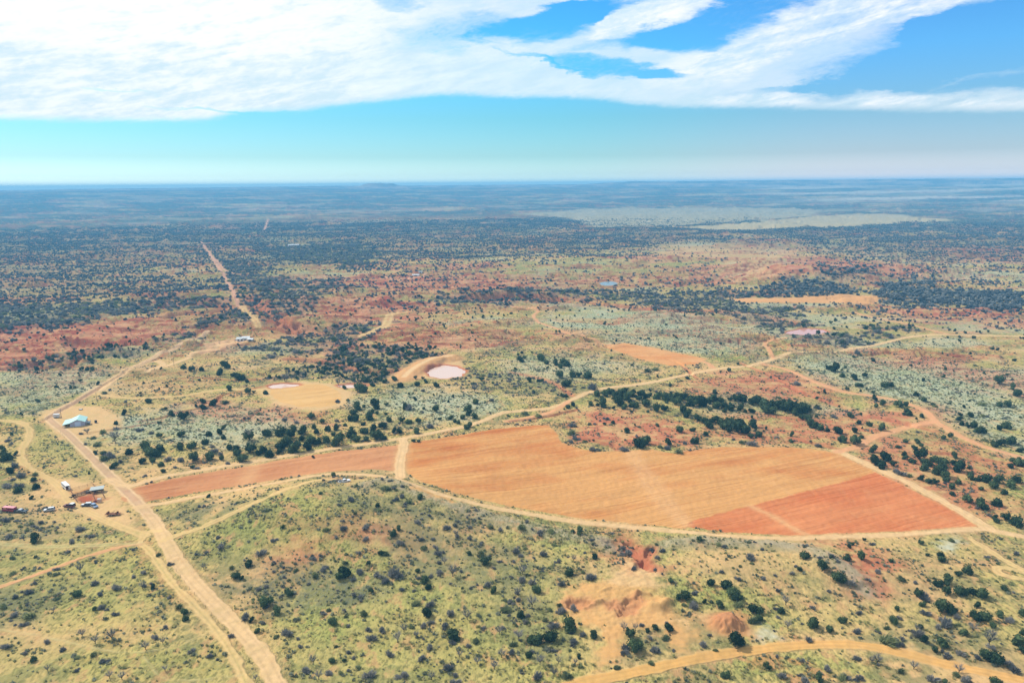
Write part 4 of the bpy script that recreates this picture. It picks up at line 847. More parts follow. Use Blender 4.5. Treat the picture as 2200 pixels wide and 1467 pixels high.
# plants seen one by one in the photo: x,y,width in each enlarged tile (x4)
TILES = {(0, 1100): dict(j='300,230,100 2030,545,75 2080,565,50 2140,450,70 2165,930,50 1585,860,80 1595,915,60 290,1265,60 1275,20,30',
  g='1245,265,55 90,385,80 300,370,65 575,335,60 460,535,70 815,600,90 1000,640,90 1150,550,60 1460,725,60 1530,790,90 480,740,90 280,860,110 120,880,90 255,680,90 880,810,80 395,1105,80 860,700,60 1455,440,60 1365,350,70 780,1210,80 880,1270,90 210,475,50 110,530,70 130,720,70 60,800,90 200,960,70 925,830,45 1420,980,60 1300,605,40 1235,515,60 540,1170,70 220,1200,60 1900,290,80 1580,590,40 1985,460,60 2110,890,90 1690,690,60 50,1150,80 640,1250,60 990,870,60 1340,1070,80 1990,1060,60 80,200,80 160,115,70 700,140,90 40,60,90 260,90,80 620,250,60',
  t='705,1050,80 820,1110,80 960,1080,90 1420,1350,60 1770,1440,70 2195,1430,50 690,500,80 1250,1160,80 1400,1120,60 1050,1420,80 940,1410,70 410,1350,60 1750,480,50 1225,640,70 460,850,50'),
 (550, 1100): dict(j='228,130,40 1180,185,65 1225,140,50 970,440,45 765,520,110 715,550,90 1075,355,60 1830,355,50 1975,425,90 1450,580,90 180,850,90 95,780,110 15,1020,60 1470,870,90 1705,1060,120 670,940,80 1480,650,60 660,1270,60',
  g='40,345,100 145,235,70 935,225,70 1130,340,100 585,490,75 500,530,70 1245,260,80 1450,300,110 890,515,80 1035,530,95 1200,510,140 1230,545,90 1115,590,100 945,860,120 630,835,80 580,870,50 55,950,60 175,1065,90 270,1035,110 690,1140,60 380,1145,50 355,1080,50 1425,1250,80 965,1390,120 1275,1390,120 1695,1450,110 2190,1140,90 1500,790,100 1350,790,100 1680,860,100 1580,510,80 1950,360,80 2000,620,80 1360,975,80 1440,970,70 960,1000,70 1080,1000,90 1625,965,90 790,975,50 770,880,60 2110,840,100 1665,1330,120 1500,1160,90 840,1250,50 800,1205,50 340,505,60 890,345,60 1565,350,80 1610,340,50 780,420,60 1350,590,90 430,1360,90 740,1370,80 630,1380,80 870,1320,90 1900,1100,120 1260,660,60 940,130,70 610,130,90 760,130,80 2030,120,60 2100,145,60 1650,130,80 1380,80,80 240,470,40 1000,1080,90 1150,1210,80 2180,760,80',
  t='490,1290,80 1815,900,100 1690,530,100 1215,1100,90 2090,1030,80 2110,1230,80 1750,1230,60 1900,1290,70 1380,1060,60 1270,1010,80 540,1420,80 1510,1420,80 2050,1330,80 1720,190,60 1620,430,60'),
 (1100, 1100): dict(j='580,170,70 520,165,40 710,380,70 495,520,80 220,665,80 1360,590,50 1490,720,120 1705,615,70 1835,640,90 1900,690,110 1935,740,90 1655,770,45 1720,775,25 1790,800,70 2060,840,80 2125,840,90 2120,910,80 1350,995,80 1235,990,60 490,975,150 1010,1050,80 1060,1175,110 330,1090,110 210,1090,130 1925,1110,150 2115,1135,110 80,890,80 150,1230,60 1840,1390,90 2190,1330,60 1615,240,50 575,1240,50 700,1050,90 1170,1020,45 1435,735,50',
  g='30,330,80 350,270,80 20,420,50 310,470,60 80,580,90 1285,325,60 2050,390,100 1245,385,60 690,550,120 1565,690,80 1560,800,120 1930,800,110 2050,940,100 20,760,70 215,1400,110 505,1380,110 580,1320,80 900,1330,100 360,970,100 1225,1180,120 1755,1170,70 1650,1130,90 530,1100,100 340,830,80 430,845,110 530,825,90 1640,1410,50 1180,1280,100 950,300,70 1000,345,110 1120,965,60 610,1050,80 1320,1090,90 1100,1120,120 980,1150,100 1470,790,80 180,590,90 420,610,80 620,510,70 2070,430,60 1950,450,50 1950,570,70 1800,510,60 1920,290,50 1230,490,60 130,80,50 60,110,90 240,160,90 350,170,80 270,350,90 400,420,60 1040,480,60 1200,300,70 1250,270,60',
  t='960,1000,80 170,800,100 60,1070,100 240,1290,90 400,1290,60 360,1390,80 50,700,80 1060,1000,60 90,520,80 530,410,50 545,1290,50'),
 (1650, 1100): dict(j='310,370,90 465,470,120 540,385,40 675,390,80 800,390,90 605,560,110 640,590,70 275,490,45 725,272,35 695,300,40 825,238,30 1050,415,45 1370,370,30 1485,375,60 1485,410,65 1635,535,60 1710,510,90 1470,615,80 1540,595,90 1540,690,70 1650,680,100 1750,685,80 1840,710,110 1285,710,70 1480,830,110 1560,840,100 1600,845,60 1330,790,60 1110,830,55 115,850,70 390,970,110 645,930,70 530,1005,80 1090,940,75 1780,900,120 1870,900,100 1800,800,60 1940,980,60 1680,1035,80 1310,985,60 2040,660,60 2190,1040,60 2150,1110,120 2190,1190,80 1500,1130,90 1340,1100,80 1435,1190,60 1860,1240,90 1970,1270,130 435,1430,80 10,1340,50 1950,1460,90 1990,880,80 2180,870,70 1520,1455,60 1310,265,45 2140,90,130 2040,45,80 1950,45,60 1970,75,60',
  g='1180,570,90 1340,730,120 760,1020,90 970,1080,170 1280,1040,110 1520,950,130 1330,1200,100 1660,1210,90 100,1135,80 340,1080,90 2080,920,110 940,510,70 510,1340,80 775,1250,90 1130,1340,80 790,1410,110 1640,1390,110 2120,1340,120 315,1450,90 90,900,50 1270,600,60 1350,860,80 560,1080,110 290,950,40 1060,1160,90 1150,1130,80 90,670,50 200,520,50 240,460,50 1540,1220,100 2060,1290,90 1700,1440,110 1400,1420,110 640,1430,110 120,1400,90 300,1270,80 1620,890,90 1930,1160,90 850,680,50 700,600,90 1880,380,50 315,280,50 560,290,30 1440,230,40 1600,240,60 2130,350,60 1910,1220,60',
  t='1900,1120,120 940,1280,90 1760,1010,80 1925,1060,80 1250,1330,80 1640,1360,90 150,780,80 170,980,80 890,1280,60 1280,1000,60 1850,1330,70 2080,960,60'),
 (0, 733): dict(j='1265,910,90 1275,955,110 1335,975,90 1375,930,90 1555,915,65 1655,900,75 1555,805,60 1770,870,65 1375,815,50 1925,745,45 1580,660,80 1475,630,60 820,960,45 735,960,60 840,1060,80 985,1075,70 1225,1040,60 1305,1020,40 1110,955,70 1665,1010,80 1815,1000,85 1385,1060,60 1400,1115,45 1905,1010,50 1915,1065,45 2085,1020,80 1655,1080,40 2150,935,90 2030,920,80 1975,915,70 2145,830,80 2030,970,70 1795,800,60 1890,790,60 1920,830,45 1000,705,45 395,1175,65 290,1190,50 310,1250,75 155,1280,80 1795,1330,45 1285,515,60 1070,620,50 1575,225,50 1645,245,50 1730,245,50 1935,215,80 1890,275,70 2020,290,60 2120,345,45 2060,320,80 750,240,40 705,240,35 800,240,40 515,290,30 690,345,25 845,370,35 1970,410,60 2135,440,50 1750,570,60 1830,540,70 1745,520,50 90,1120,80 30,960,60 60,1000,110 240,1085,60 20,930,60 140,970,40',
  g='805,890,80 1695,1085,50 800,830,60 870,765,110 120,1060,100 180,1150,90 60,1240,90 160,1240,80 1940,510,80 940,960,80 1040,1030,60 1250,1150,50 1440,1010,70 1560,1010,80 960,990,60 740,880,40 280,1140,60 110,1180,60 60,850,50 100,875,40 920,990,90 1190,760,70 1360,740,60 990,740,90 690,790,60 1500,1080,50 940,415,30 915,435,50 1075,520,40 1300,780,60 1820,900,50 1840,940,70 1900,960,60 1960,1045,50',
  t='750,780,60 990,850,90 2140,830,90'),
 (550, 733): dict(j='110,790,90 220,790,90 300,810,90 320,750,60 265,870,120 205,910,80 200,950,60 330,930,110 60,940,80 15,970,50 120,975,90 405,780,90 395,840,70 440,920,90 465,860,100 530,860,80 600,850,90 590,920,90 620,755,70 710,870,110 690,750,60 665,800,50 765,720,40 825,750,45 820,800,100 840,830,60 865,850,60 920,775,80 940,840,60 1010,765,80 1030,825,90 1085,830,80 1095,735,70 1190,830,30 1190,770,50 1230,780,60 1380,775,70 1835,725,60 1810,745,50 1740,700,45 1775,660,50 1820,580,70 1830,620,70 1880,650,60 1945,670,45 1675,665,45 1710,690,35 1400,685,50 1310,695,60 1255,685,50 1140,675,60 1115,625,30 1000,605,50 1040,620,40 975,655,90 1025,555,100 930,560,30 870,570,80 830,620,50 810,670,60 860,670,70 565,695,45 1280,570,60 1120,545,35 1545,595,60 1880,525,60 80,445,50 895,415,100 760,400,45 660,1145,45 1410,1340,60 555,1305,40 490,995,28 1045,1410,50 1350,855,35 1395,855,35 925,710,45 1370,320,30 1435,320,25 1460,350,35 1380,375,50 1550,380,60 1240,380,70 1190,325,50 1000,380,40 80,800,60 500,740,50 470,650,60 520,780,50 2165,640,30',
  g='820,885,60 815,1360,70 690,680,60 1500,730,80 1080,1250,80 1150,1255,80 1190,1260,50 1250,1330,60 1210,1350,70 1290,1380,70 710,1195,50 1435,420,50 700,510,60 800,500,60 2020,500,60 1340,740,50 240,670,60 340,690,70 20,620,70 1320,570,100',
  t='710,370,50 780,280,60 250,330,70 1880,420,80'),
 (1100, 733): dict(j='830,440,60 735,460,60 775,495,60 780,545,90 930,440,70 970,425,60 1010,460,70 920,490,60 915,535,90 965,570,60 1045,430,50 1050,550,80 1125,450,60 1090,490,50 1145,490,60 1145,540,80 1250,480,80 1310,490,80 1350,475,70 1400,480,80 1405,530,70 1480,480,70 1440,500,50 1240,590,80 1310,580,60 1170,605,35 1600,505,90 1640,540,100 1560,540,80 1520,545,60 1720,500,80 1790,510,60 1750,560,80 1830,560,60 1470,600,80 1510,620,70 1595,665,80 1670,690,80 1690,730,70 1740,680,80 1800,700,80 1830,735,100 1900,700,80 1960,710,90 1930,760,100 2000,770,90 2070,720,90 1850,680,60 1990,500,80 1960,590,60 2120,510,100 2180,590,90 2060,530,80 2170,540,90 2060,600,60 1925,500,70 1885,580,70 1830,600,50 1430,765,65 1555,760,50 1575,860,75 1665,800,45 1115,860,80 1150,870,80 1090,890,100 1340,880,70 985,770,60 800,710,35 870,700,45 525,550,50 475,570,35 680,545,45 1025,605,30 515,290,80 655,300,90 575,300,50 410,300,60 260,150,75 70,165,60 105,145,30 375,195,60 460,190,90 420,220,50 290,185,50 150,340,50 470,370,90 850,430,60 890,460,60 990,490,60 1540,510,60 1490,640,60 2050,820,50 2110,800,70',
  g='700,390,110 520,720,70 500,790,90 540,830,80 500,860,70 690,920,90 750,925,70 640,850,60 970,925,90 1260,900,80 1330,910,90 1410,930,90 1960,860,80 2050,870,100 200,640,90 140,620,80 250,630,70 330,590,60 660,700,70 820,660,60 860,710,50 1140,240,80 1210,240,70 1950,440,60 1480,870,60',
  t=''),
 (1650, 733): dict(j='30,560,90 90,560,100 150,580,110 220,590,110 290,600,110 320,590,80 40,610,80 230,620,80 280,650,60 340,680,60 365,720,80 400,730,90 450,745,80 510,765,50 600,775,80 645,850,75 740,865,90 745,775,60 800,820,45 200,860,40 205,805,45 975,750,70 1115,740,40 710,640,60 865,720,50 780,700,50 920,1040,110 975,1070,90 1010,1000,100 905,940,70 1110,910,40 1250,915,40 1185,860,50 1285,865,50 1310,895,40 1175,975,60 1180,1005,50 1230,1035,60 1300,990,100 1075,1060,50 1350,1050,90 1340,1090,80 1440,1020,90 1490,1060,90 1475,1130,110 1510,1150,90 1600,1050,60 1640,1095,110 1600,990,60 1740,1170,80 1800,1185,60 1880,1190,90 1930,1240,80 1980,1200,80 2095,1240,90 2140,1195,70 1965,1395,100 1830,1410,130 1720,1370,80 1580,1310,60 1580,1250,70 1635,1215,60 1830,1270,45 2030,1300,60 1315,1180,60 1380,1200,60 1440,1215,50 1725,1090,35 1205,620,70 1320,645,50 1185,550,50 1130,550,80 915,500,60 985,540,60 930,560,40 1330,505,50 1270,460,50 835,290,50 575,240,90 520,235,50 740,320,60 640,300,50 905,165,40 1060,380,60 1010,385,60 800,385,40 770,380,50 580,405,30 675,410,35 485,440,35 435,440,25 905,440,30 1665,710,50 1710,730,50 1770,725,70 1800,770,70 1830,770,80 1640,670,50 1740,640,50 1995,550,60 2060,550,70 2140,460,80 1980,350,80 2100,400,60 1985,750,60 2050,730,90 2000,880,80 2090,870,90 2160,940,60 1940,890,80 1565,815,50 2080,1080,50 2150,1040,90 2100,1020,60',
  g='1140,1130,80 1210,1140,80 1100,1110,70 560,640,70 430,570,60 420,890,60 1450,550,80 1770,200,60 250,360,90 760,90,80 1880,840,90 2060,1040,60 1820,540,70 1860,630,60 1410,530,60',
  t='')}
plants = []      # kind, x, y, width m, individual priority (px)
for (ox, oy), dct in TILES.items():
    for kind, s in dct.items():
        if not s: continue
        q = P(s); px = ox + q[:, 0] / 4; py = oy + (q[:, 1] + 0.20 * q[:, 2]) / 4; x, y, z = at(px, py)
        keep = (px > -20) & (px < 2220)
        zax = (x * fwd[0] + y * fwd[1] + (z - CAM_Z) * fwd[2]); w = q[:, 2] / 4 * zax / F
        keep &= cls[np.clip(np.searchsorted(RR, np.hypot(x, y)) , 0, NR - 1), np.clip(np.searchsorted(AZ, np.arctan2(x, y)), 0, NA - 1)] < 100
        for i in np.nonzero(keep)[0]: plants.append([kind, x[i], y[i], w[i] * {'j': 1.28, 'g': 1.15, 't': 1.25}[kind], 1])
print('hand placed', len(plants))

# density maps on the ground grid (plants per square metre)
DR = np.gradient(RR)[:, None] * (AZ[1] - AZ[0]) * gr
openm = (cls == 0) + (cls == 8) * 0.3
for kind, o in CLEARINGS: openm *= 1 - sst(-3, 3, poly_on_grid(AT(o), 30) + nC * 4)
for L, rd in zip(road_line, ROADS): openm *= sst(rd[1] * 0.5 + 0.5, rd[1] * 0.5 + 2.5, line_on_grid(L, rd[1] + 8))
for k, (p, z) in PONDS.items(): openm *= 1 - sst(-5, -2, poly_on_grid(p, 20))
openm *= 1 - np.exp(-(md / 11) ** 4)
q = line_on_grid(DAM, 30); openm *= sst(14, 19, q)
dj = np.zeros(GX.shape); dg = np.zeros(GX.shape); dw = np.zeros(GX.shape)
farj = sst(760, 1000, gr) * (1 - sst(3200, 3400, gr))
gl = sst(-0.15, 0.35, nA + 0.6 * nD)
meadow = np.minimum(np.maximum(zone['tan'], zone['green']) * sst(600, 900, gr) * 1.15 + zone['tan'] * 0.8, 1.0)
dj += farj * 0.0125 * (0.25 + 1.5 * gl) * (1 - 0.95 * meadow) * (1 - 0.7 * zone['sage']) + sst(380, 560, gr) * (1 - sst(760, 1000, gr)) * 0.0030 * (0.3 + gl) * (1 - 0.8 * zone['tan'])
dg += farj * 0.0110 * (0.3 + 1.2 * gl) * (1 - 0.9 * meadow) + (1 - sst(500, 900, gr)) * 0.0090 * (0.12 + 2.8 * sst(0.0, 0.45, nB + 0.7 * nC)) * (1 - 0.75 * zone['tan']) * (1 + 1.6 * zone['grey'])
dj += 0.0010 * (1 - sst(380, 560, gr)) * zone['green']
for kind, k, w in thick_maps:
    if kind in 'jm': dj = np.maximum(dj, w * k / 100 * (1.2 if kind == 'j' else 0.7))
    if kind in 'gm': dg = np.maximum(dg, w * k / 100 * (1.2 if kind == 'g' else 0.8))
    if kind == 'w': dw = np.maximum(dw, w * k / 100 * 1.15)
dw = np.maximum(dw, 0.016 * wood * sst(1300, 1800, gr) * (1 - pale)) * (1 - sst(3300, 3500, gr))
opn = fbm(GX / 260, GY / 120, 150, 4, 0.55); dw = dw * (0.12 + 0.85 * sst(-0.16, 0.14, opn))
inview = (ga > -0.66) & (ga < 0.66)
def scatter(dens):
    e = (dens * openm * DR * inview).ravel(); n = int(e.sum()); ce = np.cumsum(e) / e.sum()
    idx = np.searchsorted(ce, rng.random(n)); i, j = idx // NA, idx % NA
    dr = np.gradient(RR)[i]; r = RR[i] + (rng.random(n) - 0.5) * dr; a = AZ[j] + (rng.random(n) - 0.5) * (AZ[1] - AZ[0])
    return r * np.sin(a), r * np.cos(a), r, thick.ravel()[idx]
x, y, r, th = scatter(dj); w = (1.6 + 2.6 * rng.random(len(x)) ** 1.5) * (1 + 0.35 * sst(700, 1200, r)) * (1 + 0.35 * th)
plants += [['j', *t, 0] for t in zip(x, y, w)]; print('junipers', len(x))
x, y, r, th = scatter(dg); w = (0.9 + 2.4 * rng.random(len(x)) ** 1.7) * (1 + 0.3 * sst(700, 1200, r)) * (1 + 1.3 * th * sst(500, 700, r))
plants += [['g', *t, 0] for t in zip(x, y, w)]; print('grey', len(x))
x, y, r, th = scatter(dw); w = (1.8 + 2.8 * rng.random(len(x)) ** 1.6)
woodpts = (x, y, w); print('wood', len(x))

def obj(name, me, parent=None, **props):
    o = bpy.data.objects.new(name, me); C.objects.link(o)
    if parent is not None: o.parent = parent
    for k, v in props.items(): o[k] = v
    return o
def empty(name, loc, rz=0.0, sc=1.0, **props):
    o = bpy.data.objects.new(name, None); C.objects.link(o); o.location = loc; o.rotation_euler = (0, 0, rz); o.scale = (sc, sc, sc) if np.isscalar(sc) else sc
    o.empty_display_size = 0.1
    for k, v in props.items(): o[k] = v
    return o

# landmarks a label can point to
LAND = [('the white pickup on the knoll', 738, 1033), ('the corral', 190, 1055), ('the red stock trailer', 33, 1095), ('the teal-roofed barn', 163, 908), ('the oval pink pond', 955, 798), ('the rounded tan clearing', 655, 850),
        ('the small tan field', 1410, 762), ('the crossing between ploughed fields', 863, 985), ('the dug red pit', 1330, 1285), ('the lone dirt mound', 1562, 1340), ('the red rock gully below the big field', 1375, 1190),
        ('the near corner of the red block', 2110, 1135), ('the bend of the orange corner road', 1790, 1383), ('the rut track junction', 325, 1150), ('the sandy turning loop', 2150, 1222),
        ('the right-hand track fork', 2008, 905), ('the field road junction', 1660, 772), ('the bright red bare patch', 1860, 1215), ('the far corner of the red block', 1880, 1010), ('the notch in the big field edge', 1360, 962),
        ('the west end of the narrow strip', 262, 1055), ('the dug pit clearing end', 1210, 1280), ('the lower cattle trail', 345, 1440), ('the graded road bottom end', 600, 1450), ('the bare orange slope on the knoll', 720, 1180),
        ('the bottom left corner', 0, 1467), ('the middle of the bottom edge', 1000, 1467), ('the bottom right corner', 2200, 1467), ('the red gully near barn road', 450, 870), ('the bend of the left loop track', 62, 930),
        ('the rock rim above the grey brush', 900, 1090), ('the big field road bend', 1220, 865), ('the big field near its crossing', 880, 945), ('the orange road entering from below', 1300, 1455), ('the lower side of the green knoll', 560, 1180)]
LPX = np.array([(a, b) for _, a, b in LAND], float)
ORD = ['nearest', 'second nearest', 'third nearest', 'fourth nearest', 'fifth nearest', 'sixth nearest', 'seventh nearest', 'eighth nearest', 'ninth nearest', 'tenth nearest']
def label_plants(items, nouns, group):
    """items: list of (object, px, py); every label names the landmark, the side of it and the rank by distance"""
    buckets = {}
    for o, px, py in items:
        d = np.hypot(LPX[:, 0] - px, (LPX[:, 1] - py) * 1.6); k = int(d.argmin())
        dx, dy = px - LPX[k, 0], (py - LPX[k, 1]) * 1.6
        side = ('right of' if dx > 0 else 'left of') if abs(dx) > abs(dy) else ('below' if dy > 0 else 'beyond')
        buckets.setdefault((k, side), []).append((d[k], o))
    for (k, side), lst in buckets.items():
        lst.sort(key=lambda t: t[0])
        for i, (_, o) in enumerate(lst):
            if i < len(ORD): o['label'] = f'{nouns}, {ORD[i]} {side} {LAND[k][0]}'.replace('the meeting of', 'meeting of')
            else: o['label'] = f'{nouns} scattered farther {side} {LAND[k][0]}'
            o['group'] = group
def px_of(p): return topx(p[1], p[2], float(H(np.array([p[1]]), np.array([p[2]]))[0]))
arr = {k: [p for p in plants if p[0] == k] for k in 'jgt'}
stuff_pts = {}
cap = {'j': 300, 'g': 300, 't': 200}
def ground_z(x, y): return H(np.asarray(x, float), np.asarray(y, float))
for kind in 'jgt':
    L = arr[kind]; X_ = np.array([p[1] for p in L]); Y_ = np.array([p[2] for p in L]); W_ = np.array([p[3] for p in L]); Z_ = ground_z(X_, Y_)
    ux, uy = topx(X_, Y_, Z_); size = W_ / np.hypot(X_, Y_) * ((ux > 4) & (ux < 2196) & (uy < 1462)) 
    order = np.argsort(-size); pick = order[:cap[kind]]; pick = pick[size[pick] > 0]; rest = np.setdiff1d(np.arange(len(L)), pick)
    stuff_pts[kind] = (X_[rest], Y_[rest], Z_[rest], W_[rest]); items = []
    for n_, i in enumerate(pick):
        rz = random.uniform(0, 6.28); s = float(W_[i]); loc = (float(X_[i]), float(Y_[i]), float(Z_[i]) - 0.04 * s)
        if kind == 'j':
            o = empty('juniper_tree', loc, rz, (s, s * random.uniform(.8, 1.0), s * random.uniform(.8, 1.15)), category='juniper')
            obj('crown', JUN[n_ % 7], o); obj('trunk', TRK[n_ % 2], o)
        elif kind == 'g':
            o = obj('grey_shrub', GRY[n_ % 6], None, category='shrub'); o.location = loc; o.rotation_euler = (0, 0, rz); o.scale = (s, s * random.uniform(.75, 1), s * random.uniform(.85, 1.15))
        else:
            o = empty('mesquite_tree', loc, rz, (s, s, s * random.uniform(1.0, 1.3)), category='mesquite')
            a, b_ = MSQ[n_ % 3]; obj('trunk', a, o); obj('crown', b_, o)
        items.append((o, float(ux[i]), float(uy[i])))
    label_plants(items, {'j': 'dark green juniper', 'g': 'round bare grey shrub', 't': 'thin bare mesquite tree'}[kind],
                 {'j': 'dark junipers dotted over the pasture', 'g': 'grey leafless shrubs in the grass', 't': 'bare mesquite trees in the grass'}[kind])

# the rest of each kind, past the ones built singly: points that carry copies of the same meshes
def mass(name, label, X_, Y_, Z_, W_, meshes, squash=1.0):
    n = len(X_)
    me = bpy.data.meshes.new(name); me.vertices.add(n); me.vertices.foreach_set('co', np.stack([X_, Y_, Z_ - 0.03 * W_], 1).astype(np.float32).ravel())
    def fa(nm, t, d, key='value'):
        a = me.attributes.new(nm, t, 'POINT'); a.data.foreach_set(key, d.ravel())
    fa('scl', 'FLOAT_VECTOR', np.stack([W_, W_ * rng.uniform(.75, 1, n), W_ * squash * rng.uniform(.75, 1.15, n)], 1).astype(np.float32), 'vector')
    fa('turn', 'FLOAT_VECTOR', np.stack([np.zeros(n), np.zeros(n), rng.random(n) * 6.28], 1).astype(np.float32), 'vector')
    fa('pick', 'INT', rng.integers(0, len(meshes), n).astype(np.int32))
    o = obj(name, me, None, kind='stuff', label=label)
    coll = bpy.data.collections.new(name + '_shapes')
    for i, m_ in enumerate(meshes):
        so = bpy.data.objects.new('shape', m_); coll.objects.link(so)
    g = bpy.data.node_groups.new(name + '_scatter', 'GeometryNodeTree')
    g.interface.new_socket('Geometry', in_out='INPUT', socket_type='NodeSocketGeometry'); g.interface.new_socket('Geometry', in_out='OUTPUT', socket_type='NodeSocketGeometry')
    gi, go = g.nodes.new('NodeGroupInput'), g.nodes.new('NodeGroupOutput')
    ci = g.nodes.new('GeometryNodeCollectionInfo'); ci.inputs[0].default_value = coll; ci.inputs[1].default_value = True; ci.inputs[2].default_value = True
    ip = g.nodes.new('GeometryNodeInstanceOnPoints'); ip.inputs['Pick Instance'].default_value = True
    def na(nm, t):
        a = g.nodes.new('GeometryNodeInputNamedAttribute'); a.data_type = t; a.inputs[0].default_value = nm; return a.outputs[0]
    e2r = g.nodes.new('FunctionNodeEulerToRotation')
    g.links.new(gi.outputs[0], ip.inputs['Points']); g.links.new(ci.outputs[0], ip.inputs['Instance'])
    g.links.new(na('pick', 'INT'), ip.inputs['Instance Index']); g.links.new(na('turn', 'FLOAT_VECTOR'), e2r.inputs[0]); g.links.new(e2r.outputs[0], ip.inputs['Rotation']); g.links.new(na('scl', 'FLOAT_VECTOR'), ip.inputs['Scale'])
    g.links.new(ip.outputs[0], go.inputs[0])
    md_ = o.modifiers.new('scatter', 'NODES'); md_.node_group = g
    return o
xj, yj, zj, wj = stuff_pts['j']; rj = np.hypot(xj, yj); nearm = rj < 900
xw, yw, ww = woodpts; zw = ground_z(xw, yw)
mass('juniper_scrub', 'dark juniper scrub spread over the middle distance', xj[nearm], yj[nearm], zj[nearm], wj[nearm], JUN)
mass('far_juniper_woodland', 'dark blue green woodland covering the far badlands', np.r_[xj[~nearm], xw], np.r_[yj[~nearm], yw], np.r_[zj[~nearm], zw], np.r_[wj[~nearm], ww], FARJ)
xg, yg, zg, wg = stuff_pts['g']
mass('grey_brush', 'leafless grey brush thick along the creeks and thin on the pasture', xg, yg, zg, wg, GRY)
lowr = 1 - sst(560, 760, gr)
x, y, r, th = scatter(lowr * (0.24 * tuft * (0.3 + 1.2 * sst(-0.2, 0.3, nC + nB)))); w = 0.7 + 0.9 * rng.random(len(x))
mass('grass_tufts', 'pale straw grass tufts over the pasture', x, y, ground_z(x, y), w, TUF); print('tufts', len(x))
x, y, r, th = scatter((1 - sst(700, 900, gr)) * (0.008 + 0.16 * sst(0.02, 0.4, nB + 0.8 * nC) + 0.10 * sage * (0.3 + sst(-0.2, 0.3, nC)) + 0.10 * grey * sst(-0.3, 0.2, nB))); w = 0.8 + 1.4 * rng.random(len(x)) ** 2
mass('sagebrush', 'low grey green sagebrush clumps', x, y, ground_z(x, y), w, SAG); print('sage', len(x))

# ------------------------------------------------------------------ built things
def paint(name, c, rough=0.4, metal=0.0, vary=0.10, sc=3.0):
    m, nt, b = new_mat(name)
    oc = N(nt, 'ShaderNodeTexCoord').outputs['Object']; n = noise(nt, oc, sc, 4, 0.6)
    c = np.array(c); nt.links.new(mixc(nt, n, tuple(c * (1 - vary)), tuple(np.minimum(c * (1 + vary), 1))), b.inputs['Base Color'])
    b.inputs['Roughness'].default_value = rough; b.inputs['Metallic'].default_value = metal
    return m
M_WHITE = paint('white_paint', (0.62, 0.62, 0.61), 0.35); M_GLASS = paint('dark_glass', (0.02, 0.025, 0.03), 0.08); M_TYRE = paint('rubber', (0.02, 0.02, 0.02), 0.9)
M_RIM = paint('rim_metal', (0.45, 0.45, 0.46), 0.35, 0.7); M_LAMP = paint('lamp_lens', (0.7, 0.7, 0.68), 0.15); M_TAIL = paint('tail_lens', (0.35, 0.02, 0.02), 0.2)
M_RED = paint('red_paint', (0.30, 0.035, 0.05), 0.4); M_PINKROOF = paint('faded_red_roof', (0.62, 0.22, 0.24), 0.45); M_DGREY = paint('dark_grey_paint', (0.045, 0.06, 0.065), 0.3); M_SILVER = paint('silver_paint', (0.48, 0.50, 0.53), 0.3, 0.3)
M_MAROON = paint('maroon_paint', (0.13, 0.022, 0.028), 0.35); M_NAVY = paint('dark_navy_paint', (0.022, 0.022, 0.055), 0.3); M_BLUE = paint('silver_blue_paint', (0.26, 0.33, 0.45), 0.3, 0.3); M_BLACK = paint('black_plastic', (0.012, 0.012, 0.014), 0.6)
M_RUST = paint('rusty_steel', (0.20, 0.075, 0.03), 0.9, 0, 0.5, 2.0); M_WOODP = paint('weathered_wood', (0.13, 0.10, 0.075), 0.9, 0, 0.3); M_STEEL = paint('galvanised_steel', (0.42, 0.44, 0.44), 0.45, 0.5); M_TEAL = paint('teal_roof', (0.33, 0.54, 0.50), 0.5, 0.0, 0.08, 0.6)
M_WALL = paint('lavender_grey_cladding', (0.36, 0.35, 0.42), 0.7); M_DOOR = paint('pale_blue_door', (0.50, 0.58, 0.74), 0.6); M_HIDE = paint('black_hide', (0.012, 0.011, 0.010), 0.85); M_SHEET = paint('weathered_sheet', (0.28, 0.31, 0.30), 0.6, 0.2, 0.25)
M_SKIN = paint('skin', (0.45, 0.27, 0.19), 0.6); M_SHIRT = paint('dark_red_shirt', (0.16, 0.03, 0.035), 0.9); M_JEAN = paint('dark_jeans', (0.03, 0.04, 0.08), 0.9); M_HAT = paint('tan_hat', (0.45, 0.36, 0.24), 0.9)
def prof(prf, w, x_in=0.0, z_top=None, tap=0.0):
    """side outline (x, z) extruded across the width, narrower at the top by tap"""
    m = MB(); n = len(prf); zs = [p[1] for p in prf]; z0, z1 = min(zs), max(zs)
    for s in (-1, 1):
        for x_, z_ in prf: m.v.append((x_, s * (w / 2 - tap * (z_ - z0) / max(z1 - z0, 1e-6)), z_))
    m.f = [tuple(range(n))[::-1], tuple(range(n, 2 * n))] + [(i, (i + 1) % n, n + (i + 1) % n, n + i) for i in range(n)]
    return m
def bevelled(m, name, mat, k=0.03, smooth=False):
    me = m.mesh(name, mat); bm = bmesh.new(); bm.from_mesh(me)
    bmesh.ops.recalc_face_normals(bm, faces=bm.faces)
    if k: bmesh.ops.bevel(bm, geom=[e for e in bm.edges if e.calc_length() > 2.2 * k and len(e.link_faces) == 2], offset=k, segments=2, profile=0.6, affect='EDGES', clamp_overlap=True)
    bm.to_mesh(me); bm.free(); return me
